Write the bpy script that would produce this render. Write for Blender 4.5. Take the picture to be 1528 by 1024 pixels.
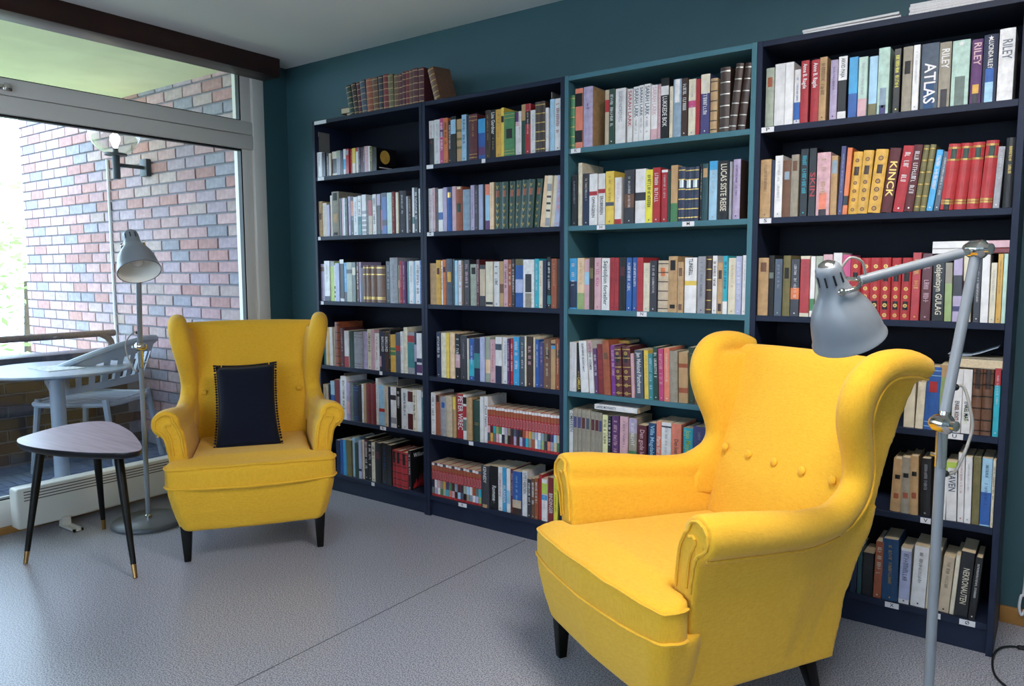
import bpy, bmesh, math, random
from mathutils import Vector, Matrix
random.seed(7)
PI = math.pi
for o in list(bpy.data.objects):
    bpy.data.objects.remove(o)
S = bpy.context.scene
COL = S.collection

# ------------------------------------------------------------------ camera, world, lights, exposure
cam_d = bpy.data.cameras.new('camera')
cam = bpy.data.objects.new('camera', cam_d)
COL.objects.link(cam)
cam_d.sensor_fit = 'HORIZONTAL'
cam_d.sensor_width = 36.0
cam_d.lens = 1128.02 / 1528 * 36.0
cam_d.clip_start = 0.05
CAM = Vector((3.3163, -2.7336, 1.2220))
YAW, PITCH, ROLL = -0.62880, -0.09612, -0.00233
fw = Vector((math.sin(YAW) * math.cos(PITCH), math.cos(YAW) * math.cos(PITCH), math.sin(PITCH)))
rt = Vector((math.cos(YAW), -math.sin(YAW), 0))
up = rt.cross(fw)
r2 = rt * math.cos(ROLL) + up * math.sin(ROLL)
u2 = -rt * math.sin(ROLL) + up * math.cos(ROLL)
M = Matrix((r2, u2, -fw)).transposed().to_4x4()
M.translation = CAM
cam.matrix_world = M
S.camera = cam

W = bpy.data.worlds.new('world')
S.world = W
W.use_nodes = True
bg = W.node_tree.nodes['Background']
bg.inputs[0].default_value = (0.60, 0.78, 1.0, 1)
bg.inputs[1].default_value = 7.5


def area(name, loc, rot, sx, sy, power, color, portal=False):
    d = bpy.data.lights.new(name, 'AREA')
    d.shape = 'RECTANGLE'
    d.size, d.size_y = sx, sy
    d.energy = power
    d.color = color
    o = bpy.data.objects.new(name, d)
    o.location = loc
    o.rotation_euler = rot
    COL.objects.link(o)
    if portal:
        d.cycles.is_portal = True
    return o


# daylight through the rear windows of the room, behind the photographer
area('rear_window_daylight', (2.6, -4.93, 1.55), (PI / 2, 0, 0), 3.6, 1.5, 6, (1.0, 0.95, 0.90))
# ceiling luminaire over the reading corner
area('ceiling_luminaire', (3.0, -1.25, 2.43), (0, 0, 0), 1.0, 0.5, 47, (1.0, 0.94, 0.87)).data.spread = math.radians(170)
area('left_window_portal', (-0.70, -0.95, 1.25), (0, -PI / 2, 0), 2.2, 1.9, 1, (1, 1, 1), True)

S.view_settings.view_transform = 'Standard'
S.view_settings.look = 'None'
S.view_settings.gamma = 1.0
S.view_settings.use_curve_mapping = False
S.view_settings.exposure = 0.0
S.cycles.max_bounces = 10
S.cycles.transparent_max_bounces = 12
S.cycles.use_denoising = True
S.cycles.sample_clamp_indirect = 6.0


# ------------------------------------------------------------------ helpers
def lin(h):
    h = h.lstrip('#')
    v = [int(h[i:i + 2], 16) / 255 for i in (0, 2, 4)]
    return tuple(c / 12.92 if c <= 0.04045 else ((c + 0.055) / 1.055) ** 2.4 for c in v) + (1,)


MATS = {}


def mat(name, hexc, rough=0.5, metal=0.0, noise=0.0, nscale=60.0, bump=0.0, bscale=200.0, sheen=0.0, vary=0.0, spec=0.5, coat=0.0, emit=None, estr=0.0):
    """one principled material; noise = tonal variation, bump = fine relief, vary = tone change from object to object"""
    if name in MATS:
        return MATS[name]
    m = bpy.data.materials.new(name)
    m.use_nodes = True
    nt = m.node_tree
    N, L = nt.nodes, nt.links
    b = N['Principled BSDF']
    c = lin(hexc) if isinstance(hexc, str) else tuple(hexc)
    b.inputs['Base Color'].default_value = c
    b.inputs['Roughness'].default_value = rough
    b.inputs['Metallic'].default_value = metal
    b.inputs['Specular IOR Level'].default_value = spec
    if sheen:
        b.inputs['Sheen Weight'].default_value = sheen
        b.inputs['Sheen Roughness'].default_value = 0.5
    if coat:
        b.inputs['Coat Weight'].default_value = coat
    if emit:
        b.inputs['Emission Color'].default_value = lin(emit)
        b.inputs['Emission Strength'].default_value = estr
    tc = N.new('ShaderNodeTexCoord')
    src = None
    if noise or vary:
        hsv = N.new('ShaderNodeHueSaturation')
        hsv.inputs['Color'].default_value = c
        fac = None
        if noise:
            nz = N.new('ShaderNodeTexNoise')
            nz.inputs['Scale'].default_value = nscale
            nz.inputs['Detail'].default_value = 4
            L.new(tc.outputs['Object'], nz.inputs['Vector'])
            mr = N.new('ShaderNodeMapRange')
            mr.inputs[1].default_value = 0.3
            mr.inputs[2].default_value = 0.7
            mr.inputs[3].default_value = 1 - noise
            mr.inputs[4].default_value = 1 + noise
            L.new(nz.outputs[0], mr.inputs[0])
            fac = mr.outputs[0]
        if vary:
            oi = N.new('ShaderNodeObjectInfo')
            m2 = N.new('ShaderNodeMapRange')
            m2.inputs[3].default_value = 1 - vary
            m2.inputs[4].default_value = 1 + vary
            L.new(oi.outputs['Random'], m2.inputs[0])
            if fac:
                mm = N.new('ShaderNodeMath')
                mm.operation = 'MULTIPLY'
                L.new(fac, mm.inputs[0])
                L.new(m2.outputs[0], mm.inputs[1])
                fac = mm.outputs[0]
            else:
                fac = m2.outputs[0]
        L.new(fac, hsv.inputs['Value'])
        L.new(hsv.outputs[0], b.inputs['Base Color'])
    if bump:
        nb = N.new('ShaderNodeTexNoise')
        nb.inputs['Scale'].default_value = bscale
        nb.inputs['Detail'].default_value = 3
        L.new(tc.outputs['Object'], nb.inputs['Vector'])
        bp = N.new('ShaderNodeBump')
        bp.inputs['Strength'].default_value = bump
        bp.inputs['Distance'].default_value = 0.002
        L.new(nb.outputs[0], bp.inputs['Height'])
        L.new(bp.outputs[0], b.inputs['Normal'])
    MATS[name] = m
    return m


class MB:
    """collects vertices and faces of one mesh"""

    def __init__(s):
        s.v, s.f = [], []

    def add(s, vs, fs):
        n = len(s.v)
        s.v += [tuple(v) for v in vs]
        s.f += [tuple(i + n for i in f) for f in fs]
        return s

    def box(s, x0, x1, y0, y1, z0, z1):
        vs = [(x0, y0, z0), (x1, y0, z0), (x1, y1, z0), (x0, y1, z0), (x0, y0, z1), (x1, y0, z1), (x1, y1, z1), (x0, y1, z1)]
        return s.add(vs, [(0, 3, 2, 1), (4, 5, 6, 7), (0, 1, 5, 4), (1, 2, 6, 5), (2, 3, 7, 6), (3, 0, 4, 7)])

    def tube(s, pts, rad, n=10, closed=False, caps=True):
        pts = [Vector(p) for p in pts]
        k = len(pts)
        if not isinstance(rad, (list, tuple)):
            rad = [rad] * k
        nrm = None
        rings = []
        for i, p in enumerate(pts):
            a = pts[i - 1] if (i > 0 or closed) else p
            c = pts[(i + 1) % k] if (i < k - 1 or closed) else p
            t = (c - a).normalized()
            if nrm is None:
                nrm = t.orthogonal().normalized()
            else:
                nrm = (nrm - t * nrm.dot(t))
                nrm = nrm.normalized() if nrm.length > 1e-6 else t.orthogonal().normalized()
            bn = t.cross(nrm)
            rings.append([p + (nrm * math.cos(2 * PI * j / n) + bn * math.sin(2 * PI * j / n)) * rad[i] for j in range(n)])
        vs = [v for r in rings for v in r]
        fs = []
        for i in range(k if closed else k - 1):
            for j in range(n):
                a, b = i * n + j, i * n + (j + 1) % n
                c, d = ((i + 1) % k) * n + (j + 1) % n, ((i + 1) % k) * n + j
                fs.append((a, b, c, d))
        if caps and not closed:
            fs.append(tuple(reversed(range(n))))
            fs.append(tuple((k - 1) * n + j for j in range(n)))
        return s.add(vs, fs)

    def lathe(s, prof, n=24, axis=None, org=(0, 0, 0), caps=True):
        """prof: (r, h) pairs turned about the axis from org"""
        ax = Vector(axis or (0, 0, 1)).normalized()
        e1 = ax.orthogonal().normalized()
        e2 = ax.cross(e1)
        org = Vector(org)
        vs, fs = [], []
        for r, h in prof:
            for j in range(n):
                a = 2 * PI * j / n
                vs.append(org + ax * h + (e1 * math.cos(a) + e2 * math.sin(a)) * r)
        for i in range(len(prof) - 1):
            for j in range(n):
                fs.append((i * n + j, i * n + (j + 1) % n, (i + 1) * n + (j + 1) % n, (i + 1) * n + j))
        if caps and prof[0][0] > 1e-5:
            fs.append(tuple(reversed(range(n))))
        if caps and prof[-1][0] > 1e-5:
            fs.append(tuple((len(prof) - 1) * n + j for j in range(n)))
        return s.add(vs, fs)

    def prism(s, poly, z0, z1):
        n = len(poly)
        vs = [(x, y, z0) for x, y in poly] + [(x, y, z1) for x, y in poly]
        fs = [tuple(reversed(range(n))), tuple(range(n, 2 * n))]
        fs += [(i, (i + 1) % n, n + (i + 1) % n, n + i) for i in range(n)]
        return s.add(vs, fs)

    def loft(s, rings, caps=True):
        n = len(rings[0])
        vs = [v for r in rings for v in r]
        fs = []
        for i in range(len(rings) - 1):
            for j in range(n):
                fs.append((i * n + j, i * n + (j + 1) % n, (i + 1) * n + (j + 1) % n, (i + 1) * n + j))
        if caps:
            fs.append(tuple(reversed(range(n))))
            fs.append(tuple((len(rings) - 1) * n + j for j in range(n)))
        return s.add(vs, fs)

    def ball(s, c, r, n=8, m=6, sc=(1, 1, 1)):
        vs, fs = [], []
        for i in range(m + 1):
            t = PI * i / m
            for j in range(n):
                a = 2 * PI * j / n
                vs.append((c[0] + r * sc[0] * math.sin(t) * math.cos(a), c[1] + r * sc[1] * math.sin(t) * math.sin(a), c[2] + r * sc[2] * math.cos(t)))
        for i in range(m):
            for j in range(n):
                fs.append((i * n + j, (i + 1) * n + j, (i + 1) * n + (j + 1) % n, i * n + (j + 1) % n))
        return s.add(vs, fs)

    def mesh(s, name, weld=True, smooth=False, fix=True):
        me = bpy.data.meshes.new(name)
        me.from_pydata(s.v, [], s.f)
        if weld or fix:
            bm = bmesh.new()
            bm.from_mesh(me)
            if weld:
                bmesh.ops.remove_doubles(bm, verts=bm.verts, dist=1e-6)
            if fix:
                bmesh.ops.recalc_face_normals(bm, faces=bm.faces)
            bm.to_mesh(me)
            bm.free()
        if smooth:
            for p in me.polygons:
                p.use_smooth = True
        return me


def link(name, me, m=None, parent=None, loc=None):
    o = bpy.data.objects.new(name, me)
    if m is not None and me is not None and not me.materials:
        me.materials.append(m)
    COL.objects.link(o)
    if parent is not None:
        o.parent = parent
    if loc is not None:
        o.location = loc
    return o


def build(name, mb, m, parent=None, smooth=False, bevel=0.0, seg=2, angle=40, loc=None):
    me = mb.mesh(name, smooth=bool(smooth))
    if bevel:
        bm = bmesh.new()
        bm.from_mesh(me)
        es = [e for e in bm.edges if len(e.link_faces) == 2 and e.calc_face_angle(0) > math.radians(30)]
        bmesh.ops.bevel(bm, geom=es, offset=bevel, segments=seg, affect='EDGES', profile=0.5, clamp_overlap=True)
        bm.to_mesh(me)
        bm.free()
        smooth = True
    if smooth:
        for p in me.polygons:
            p.use_smooth = True
        me.set_sharp_from_angle(angle=math.radians(angle))
    return link(name, me, m, parent, loc)


def tag(o, label=None, cat=None, group=None, kind=None):
    if label:
        o['label'] = label
    if cat:
        o['category'] = cat
    if group:
        o['group'] = group
    if kind:
        o['kind'] = kind
    return o


def empty(name, loc=(0, 0, 0), rz=0.0):
    o = bpy.data.objects.new(name, None)
    o.empty_display_size = 0.1
    o.location = loc
    o.rotation_euler = (0, 0, rz)
    COL.objects.link(o)
    return o


def children(o):
    return [c for c in bpy.data.objects if c.parent is o]


def copy_tree(o, parent=None):
    c = o.copy()
    COL.objects.link(c)
    if parent is not None:
        c.parent = parent
    for ch in children(o):
        copy_tree(ch, c)
    return c


def structure(name, mb, m, **k):
    o = build(name, mb, m, **k)
    o['kind'] = 'structure'
    return o


def catmull(pts, k=6, closed=False):
    pts = [Vector(p) for p in pts]
    n = len(pts)
    out = []
    for i in range(n if closed else n - 1):
        p0 = pts[i - 1] if (i > 0 or closed) else pts[0]
        p1, p2 = pts[i], pts[(i + 1) % n]
        p3 = pts[(i + 2) % n] if (i + 2 < n or closed) else pts[-1]
        for j in range(k):
            t = j / k
            out.append(0.5 * ((2 * p1) + (p2 - p0) * t + (2 * p0 - 5 * p1 + 4 * p2 - p3) * t * t + (3 * p1 - p0 - 3 * p2 + p3) * t ** 3))
    if not closed:
        out.append(pts[-1])
    return out


def interp(tab, x):
    if x <= tab[0][0]:
        return tab[0][1]
    for (a, b), (c, d) in zip(tab, tab[1:]):
        if x <= c:
            return b + (d - b) * (x - a) / (c - a)
    return tab[-1][1]


def soften(name, mb, m, parent, voxel=0.009, smooth=8, decimate=0.0):
    """pieces of upholstery grown together into one padded skin"""
    me = mb.mesh(name, weld=False)
    o = bpy.data.objects.new(name, me)
    COL.objects.link(o)
    r = o.modifiers.new('r', 'REMESH')
    r.mode = 'VOXEL'
    r.voxel_size = voxel
    sm = o.modifiers.new('s', 'SMOOTH')
    sm.iterations = smooth
    sm.factor = 0.5
    dg = bpy.context.evaluated_depsgraph_get()
    dg.update()
    me2 = bpy.data.meshes.new_from_object(o.evaluated_get(dg))
    bpy.data.objects.remove(o)
    for p in me2.polygons:
        p.use_smooth = True
    me2.name = name
    return link(name, me2, m, parent)

# ------------------------------------------------------------------ materials of the room
M_FLOOR = mat('speckled_vinyl', '#8c8f9c', 0.30, spec=0.5)
nt = M_FLOOR.node_tree
_b = nt.nodes['Principled BSDF']
_tc = nt.nodes.new('ShaderNodeTexCoord')
_n1 = nt.nodes.new('ShaderNodeTexNoise')
_n1.inputs['Scale'].default_value = 230
_n1.inputs['Detail'].default_value = 2
_cr = nt.nodes.new('ShaderNodeValToRGB')
_e = _cr.color_ramp.elements
_e[0].position, _e[0].color = 0.40, lin('#5d606b')
_e[1].position, _e[1].color = 0.58, lin('#b2b2bc')
nt.links.new(_tc.outputs['Object'], _n1.inputs['Vector'])
nt.links.new(_n1.outputs[0], _cr.inputs[0])
nt.links.new(_cr.outputs[0], _b.inputs['Base Color'])
_bp = nt.nodes.new('ShaderNodeBump')
_bp.inputs['Strength'].default_value = 0.05
_bp.inputs['Distance'].default_value = 0.001
nt.links.new(_n1.outputs[0], _bp.inputs['Height'])
nt.links.new(_bp.outputs[0], _b.inputs['Normal'])
M_TEAL = mat('teal_paint', '#31535a', 0.55, bump=0.25, bscale=160, noise=0.03, nscale=3)
M_CEIL = mat('ceiling_paint', '#efede9', 0.8, bump=0.15, bscale=120)
M_PLASTER = mat('pale_plaster', '#7d8a8c', 0.8)
M_WHITE = mat('white_frame_paint', '#e0d9d0', 0.4, bump=0.05)
M_GASKET = mat('black_gasket', '#101214', 0.5)
M_PELMET = mat('dark_stained_wood', '#2c1009', 0.45, noise=0.25, nscale=9, bump=0.1, bscale=40)
M_OAK = mat('oak_skirting', '#a5743a', 0.45, noise=0.12, nscale=14)
M_MORTAR = mat('grey_mortar', '#86828a', 0.95, noise=0.1, nscale=30, bump=0.6, bscale=90)
M_SOFFIT = mat('painted_concrete_soffit', '#efecca', 0.85, noise=0.06, nscale=4, bump=0.3, bscale=60)
M_CAP = mat('weathered_metal_capping', '#4a4a58', 0.45, noise=0.25, nscale=25)
M_RAIL = mat('brown_rail_paint', '#7d6a66', 0.5, noise=0.2, nscale=60)
M_CHROME = mat('chrome', '#d9d6d0', 0.14, 1.0)
M_BLACKM = mat('black_enamel', '#15171a', 0.4)

M_GLASS = bpy.data.materials.new('window_glass')
M_GLASS.use_nodes = True
nt = M_GLASS.node_tree
for n_ in list(nt.nodes):
    nt.nodes.remove(n_)
_o = nt.nodes.new('ShaderNodeOutputMaterial')
_mx = nt.nodes.new('ShaderNodeMixShader')
_tr = nt.nodes.new('ShaderNodeBsdfTransparent')
_tr.inputs[0].default_value = (0.96, 0.98, 0.98, 1)
_gl = nt.nodes.new('ShaderNodeBsdfGlossy')
_gl.inputs['Roughness'].default_value = 0.02
_lw = nt.nodes.new('ShaderNodeLayerWeight')
_lw.inputs[0].default_value = 0.5
_pw = nt.nodes.new('ShaderNodeMath')
_pw.operation = 'POWER'
_pw.inputs[1].default_value = 5.0
_ma = nt.nodes.new('ShaderNodeMath')
_ma.operation = 'MULTIPLY_ADD'
_ma.inputs[1].default_value = 0.95
_ma.inputs[2].default_value = 0.035
nt.links.new(_lw.outputs['Facing'], _pw.inputs[0])
nt.links.new(_pw.outputs[0], _ma.inputs[0])
nt.links.new(_ma.outputs[0], _mx.inputs[0])
nt.links.new(_tr.outputs[0], _mx.inputs[1])
nt.links.new(_gl.outputs[0], _mx.inputs[2])
nt.links.new(_mx.outputs[0], _o.inputs[0])

M_GLOBE = M_GLASS.copy()
M_GLOBE.name = 'globe_glass'
for n_ in M_GLOBE.node_tree.nodes:
    if n_.type == 'MATH' and n_.operation == 'POWER':
        n_.inputs[1].default_value = 2.2

# ------------------------------------------------------------------ room shell
XW, YW, ZC = -0.62, 0.32, 2.455
fl = structure('floor', MB().box(-0.78, 4.7, -5.0, 0.44, -0.06, 0.0), M_FLOOR)
build('floor_seam', MB().box(1.400, 1.4035, -4.2, 0.0, 0.0, 0.0004), mat('seam_line', '#4a4a52', 0.6), fl)
structure('ceiling', MB().box(-0.78, 4.7, -5.1, 0.44, ZC, ZC + 0.12), M_CEIL)
structure('wall_back', MB().box(-0.78, 4.7, YW, YW + 0.12, 0, ZC), M_TEAL)
structure('wall_left', MB().box(-0.78, XW, 0.155, YW, 0, ZC).box(-0.78, XW, -5.0, -4.75, 0, ZC).box(-0.78, XW, -3.5, -2.05, 0, ZC), M_TEAL)
structure('wall_right', MB().box(4.6, 4.7, -5.0, YW, 0, ZC), M_PLASTER)
structure('wall_front', MB().box(-0.78, 4.7, -5.1, -5.0, 0, 0.8).box(-0.78, 4.7, -5.1, -5.0, 2.3, ZC).box(-0.78, 0.8, -5.1, -5.0, 0.8, 2.3).box(4.4, 4.7, -5.1, -5.0, 0.8, 2.3), M_PLASTER)
structure('trim_1', MB().box(XW, -0.46, -4.75, 0.157, 2.35, ZC), M_PELMET, bevel=0.003)
structure('luminaire_housing', MB().box(2.46, 3.54, -1.54, -0.96, 2.437, ZC), M_WHITE, bevel=0.004)  # unseen housing added above the ceiling luminaire
structure('baseboard_left', MB().box(XW - 0.02, XW + 0.012, -4.75, 0.32, 0, 0.03), M_OAK)
structure('baseboard_back', MB().box(3.2, 4.6, YW - 0.014, YW, 0, 0.058), M_OAK, bevel=0.002)


def window(name, y0, y1):
    w = empty(name)
    w['kind'] = 'structure'
    xf, xb = XW, -0.72
    f = MB().box(xb, xf, y1 - 0.08, y1, 0.03, 2.42).box(xb, xf - 0.018, y1 - 0.15, y1 - 0.08, 0.03, 2.42)
    f.box(xb, xf, y0, y0 + 0.08, 0.03, 2.42).box(xb, xf - 0.018, y0 + 0.08, y0 + 0.15, 0.03, 2.42)
    f.box(xb, xf - 0.004, y0 + 0.08, y1 - 0.08, 2.378, 2.455)
    f.box(xb, xf - 0.010, y0 + 0.08, y1 - 0.08, 0.03, 0.155)
    build('window_frame', f, M_WHITE, w, bevel=0.004)
    build('sash_rail', MB().box(xb, xf - 0.006, y0 + 0.08, y1 - 0.08, 2.022, 2.098), M_WHITE, w, bevel=0.004)
    build('transom', MB().box(xb, xf - 0.002, y0 + 0.08, y1 - 0.08, 1.936, 2.018), M_WHITE, w, bevel=0.004)
    ya, yb = y0 + 0.15, y1 - 0.15
    for nm, za, zb in (('upper_pane', 2.098, 2.378), ('lower_pane', 0.155, 1.936)):
        build(nm, MB().box(-0.668, -0.662, ya, yb, za, zb), M_GLASS, w)
        g = MB().box(-0.674, -0.640, ya, ya + 0.008, za, zb).box(-0.674, -0.640, yb - 0.008, yb, za, zb)
        g.box(-0.674, -0.640, ya, yb, za, za + 0.006).box(-0.674, -0.640, ya, yb, zb - 0.010, zb)
        build('gasket', g, M_GASKET, w)
    return w


w1 = window('window_1', -2.05, 0.155)
l_ = build('latch', MB().box(-0.626, -0.612, -1.33, -1.205, 2.04, 2.066).box(-0.612, -0.6, -1.24, -1.215, 2.035, 2.072), M_CHROME, w1, bevel=0.002)
window('window_2', -4.75, -3.5)
w3 = empty('window_3')
w3['kind'] = 'structure'
build('window_frame', MB().box(0.8, 4.4, -5.06, -5.0, 0.8, 0.87).box(0.8, 4.4, -5.06, -5.0, 2.23, 2.3).box(0.8, 0.87, -5.06, -5.0, 0.87, 2.23).box(4.33, 4.4, -5.06, -5.0, 0.87, 2.23).box(2.56, 2.64, -5.06, -5.0, 0.87, 2.23), M_WHITE, w3)
build('pane', MB().box(0.87, 4.33, -5.034, -5.03, 0.87, 2.23), M_GLASS, w3)

# ------------------------------------------------------------------ balcony outside
BY = 0.15
BRICKS = [mat('brick_' + n, c, 0.9, noise=0.16, nscale=28, bump=0.5, bscale=70, vary=0.10) for n, c in
          (('rose', '#b18f92'), ('pink', '#b8989a'), ('mauve', '#a7949f'), ('slate', '#96909b'), ('buff', '#ad9897'), ('red', '#aa8280'))]


def brick_mesh(lx, lz, d=0.02):
    out = []
    rr = random.Random(3)
    for m in BRICKS:
        b = MB().box(0, lx, 0, d, 0, lz)
        me = b.mesh('brick')
        bm = bmesh.new()
        bm.from_mesh(me)
        bmesh.ops.bevel(bm, geom=list(bm.edges), offset=0.003, segments=1, affect='EDGES')
        for v in bm.verts:
            v.co.y += rr.uniform(-0.0012, 0.0012)
        bm.to_mesh(me)
        bm.free()
        me.materials.append(m)
        out.append(me)
    return out


PX, PZ = 0.226, 0.0772
BM_ = brick_mesh(PX - 0.012, PZ - 0.012)
wb = structure('wall_brick', MB().box(-4.05, -0.78, BY + 0.012, 0.42, -0.1, 2.85), M_MORTAR)
rb = random.Random(11)
far = MB()
nb = 0
z, k = 0.055, 0
while z < 2.70:
    x = -0.80 - PX - (PX / 2 if k % 2 else 0)
    while x > -4.05 - PX:
        a = max(x, -4.05)
        if x + PX - 0.012 - a > 0.04:
            near = x > -3.12 - 0.0 * z and z < 2.52 and (z > 0.62 or x > -1.75)
            if near and a == x and nb < 300:
                o = link('brick', rb.choice(BM_), None, wb)
                o.location = (x, BY + rb.uniform(-0.002, 0.002), z)
                nb += 1
            else:
                far.box(a, x + PX - 0.012, BY, BY + 0.02, z, z + PZ - 0.012)
        x -= PX
    z += PZ
    k += 1
fo = build('brick_courses', far, BRICKS[1], wb)
fo['kind'] = 'stuff'
for i_, m_ in enumerate(BRICKS):
    if m_ is not BRICKS[1]:
        fo.data.materials.append(m_)
for p_ in fo.data.polygons:
    p_.material_index = (p_.index // 6 * 7919 + p_.index // 6 // 5) % 6
structure('ceiling_balcony', MB().box(-2.75, -0.78, -6.0, BY + 0.02, 2.47, 2.65), M_SOFFIT)
structure('floor_balcony', MB().box(-2.35, -0.78, -6.0, BY + 0.02, -0.3, -0.075), M_MORTAR)
deck = MB()
for i in range(5):
    for j in range(9):
        x0, y0 = -0.80 - 0.29 * (i + 1), BY - 0.29 * (j + 1)
        for q in range(5):
            if (i + j) % 2:
                deck.box(x0 + 0.004 + q * 0.057, x0 + 0.054 + q * 0.057, y0 + 0.004, y0 + 0.284, -0.075, -0.05)
            else:
                deck.box(x0 + 0.004, x0 + 0.284, y0 + 0.004 + q * 0.057, y0 + 0.054 + q * 0.057, -0.075, -0.05)
dk = build('deck_slats', deck, mat('weathered_deck_slat', '#5f7096', 0.6, noise=0.2, nscale=20, vary=0.1), bpy.data.objects['floor_balcony'])
dk['kind'] = 'stuff'
pa = structure('wall_parapet', MB().box(-2.35, -2.165, -6.0, BY, -0.1, 0.60), M_MORTAR)
build('capping', MB().box(-2.37, -2.13, -6.0, BY, 0.585, 0.662), M_CAP, pa, bevel=0.004)
BRICKS = [mat('shade_toned_brick_' + n, c, 0.9, noise=0.16, nscale=28, bump=0.5, bscale=70, vary=0.14) for n, c in (('brown', '#5c4640'), ('umber', '#54443e'), ('grey', '#55525a'))]  # parapet brick tones darkened, the inner face's shade put into the colour
PB = brick_mesh(PX - 0.012, PZ - 0.012)
z, k = -0.03, 0
while z < 0.56:
    y = BY - PX - (PX / 2 if k % 2 else 0)
    while y > -1.35:
        o = link('brick', rb.choice(PB), None, pa)
        o.rotation_euler = (0, 0, PI / 2)
        o.location = (-2.150 + rb.uniform(-0.002, 0.002), y, z)
        y -= PX
    z += PZ
    k += 1
rl = MB().tube(catmull([(-2.24, -6.0, 0.778), (-2.24, -3.0, 0.778), (-2.24, -0.25, 0.778), (-2.24, -0.1, 0.770), (-2.24, -0.04, 0.725), (-2.24, -0.03, 0.655)], 6), 0.024, 10)
tag(build('balcony_rail', rl, M_RAIL, smooth=True), 'brown tubular handrail bent down at its end above the balcony parapet', 'handrail')
cd_ = MB().tube([(-2.505, BY - 0.012, 0.3), (-2.505, BY - 0.012, 2.05)], 0.011, 8)
tag(build('wall_conduit', cd_, mat('white_plastic', '#d8d8dc', 0.4), smooth=True), 'thin white vertical conduit pipe on the outdoor brick wall', 'pipe')

structure('ground', MB().box(-40, -2.4, -30, 30, -3.2, -3.0), mat('lawn', '#8f9f68', 0.9, noise=0.2, nscale=4))
LEAF = mat('leaf_green', '#adc484', 0.6, noise=0.15, nscale=3, vary=0.1)
BARK = mat('bark', '#5a4a3c', 0.9, noise=0.2, nscale=10)


def tree(loc, h, r, label, seed):
    rr = random.Random(seed)
    t = empty('leafy_tree', loc)
    tag(t, label, 'tree', 'trees beyond the balcony')
    build('trunk', MB().tube([(0, 0, 0), (0.1, 0, h * 0.35), (0.0, 0.1, h * 0.8)], [0.16, 0.12, 0.05], 8), BARK, t, smooth=True)
    mb = MB()
    for c in range(46):
        cz = h * (0.42 + 0.58 * rr.random())
        a, q = rr.random() * 2 * PI, r * math.sqrt(rr.random()) * (1.1 - 0.5 * abs(cz / h - 0.7))
        cx, cy = q * math.cos(a), q * math.sin(a)
        for i in range(42):
            p = Vector((cx + rr.gauss(0, 0.28), cy + rr.gauss(0, 0.28), cz + rr.gauss(0, 0.22)))
            d1 = Vector((rr.gauss(0, 1), rr.gauss(0, 1), rr.gauss(0, 0.6))).normalized() * rr.uniform(0.05, 0.10)
            d2 = d1.orthogonal().normalized() * d1.length * 0.5
            mb.add([p - d1, p - d2 * 0.9, p + d1, p + d2 * 0.9], [(0, 1, 2, 3)])
    fo = build('foliage', mb, LEAF, t)
    fo['kind'] = 'stuff'


tree((-9.0, 2.0, -3.0), 5.1, 1.7, 'tall pale green leafy tree nearest the end of the brick wall', 1)
tree((-12.0, 6.6, -3.0), 5.6, 1.9, 'leafy green tree standing behind the end of the brick wall', 2)
tree((-12.5, -2.6, -3.0), 4.6, 1.8, 'lower green tree farther out beyond the balcony rail', 3)

# wall lantern on the brick wall
t = empty('wall_lantern', (-1.96, BY, 1.945))
tag(t, 'dark bracket wall lantern with a clear glass globe and lit bulb on bricks', 'wall lamp')
M_LANT = mat('dark_lantern_metal', '#3a4148', 0.5)
build('wall_plate', MB().box(-0.045, 0.045, -0.035, 0, -0.06, 0.06), M_LANT, t, bevel=0.004)
build('arm', MB().tube([(0, -0.03, 0.0), (0, -0.2, 0.0)], 0.013, 10), M_LANT, t, smooth=True)
build('post', MB().lathe([(0.024, -0.095), (0.024, 0.06), (0.07, 0.062), (0.07, 0.075), (0.018, 0.076), (0.018, 0.11)], 20, org=(0, -0.22, 0)), M_LANT, t, smooth=True, angle=50)
build('globe', MB().lathe([(0.055, 0.076)] + [(0.165 * math.sin(a), 0.225 - 0.165 * math.cos(a)) for a in [0.36 + i * (PI - 0.36) / 16 for i in range(17)]], 32, org=(0, -0.22, 0)), M_GLOBE, t, smooth=True, angle=80)
build('bulb', MB().lathe([(0.012, 0.11), (0.016, 0.125), (0.032, 0.165), (0.03, 0.19), (0.016, 0.207), (0, 0.212)], 16, org=(0, -0.22, 0)), mat('lit_bulb', '#fff4e0', 0.4, emit='#ffeed0', estr=18), t, smooth=True, angle=80)

# round outdoor table with a newspaper, plastic armchair
M_OUT = mat('blue_grey_outdoor_paint', '#97a2b3', 0.35)
t = empty('bistro_table', (-1.60, -0.68, -0.065))
tag(t, 'round pale grey outdoor table on a single post on the balcony', 'table')
build('table_top', MB().lathe([(0, 0.705), (0.40, 0.705), (0.42, 0.700), (0.42, 0.690), (0.40, 0.680), (0.1, 0.672), (0, 0.672)], 48), M_OUT, t, smooth=True, angle=50)
build('post', MB().lathe([(0.042, 0.03), (0.042, 0.68)], 20), M_OUT, t, smooth=True)
build('base', MB().lathe([(0.075, 0.0), (0.075, 0.012), (0.045, 0.03), (0, 0.03)], 32), M_OUT, t, smooth=True, angle=40)
tag(build('newspaper', MB().box(-0.14, 0.14, -0.10, 0.10, 0, 0.004), mat('printed_paper', '#cfd0d2', 0.8, noise=0.3, nscale=40), loc=(-1.55, -0.70, 0.6405)), 'folded newspaper lying on the round outdoor table', 'newspaper')

t = empty('garden_chair', (-1.78, -0.36, -0.05), math.radians(-58))
tag(t, 'pale grey plastic garden armchair with slotted wraparound back behind outdoor table', 'chair')
M_PLA = mat('pale_plastic', '#8e97a6', 0.4)


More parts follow.
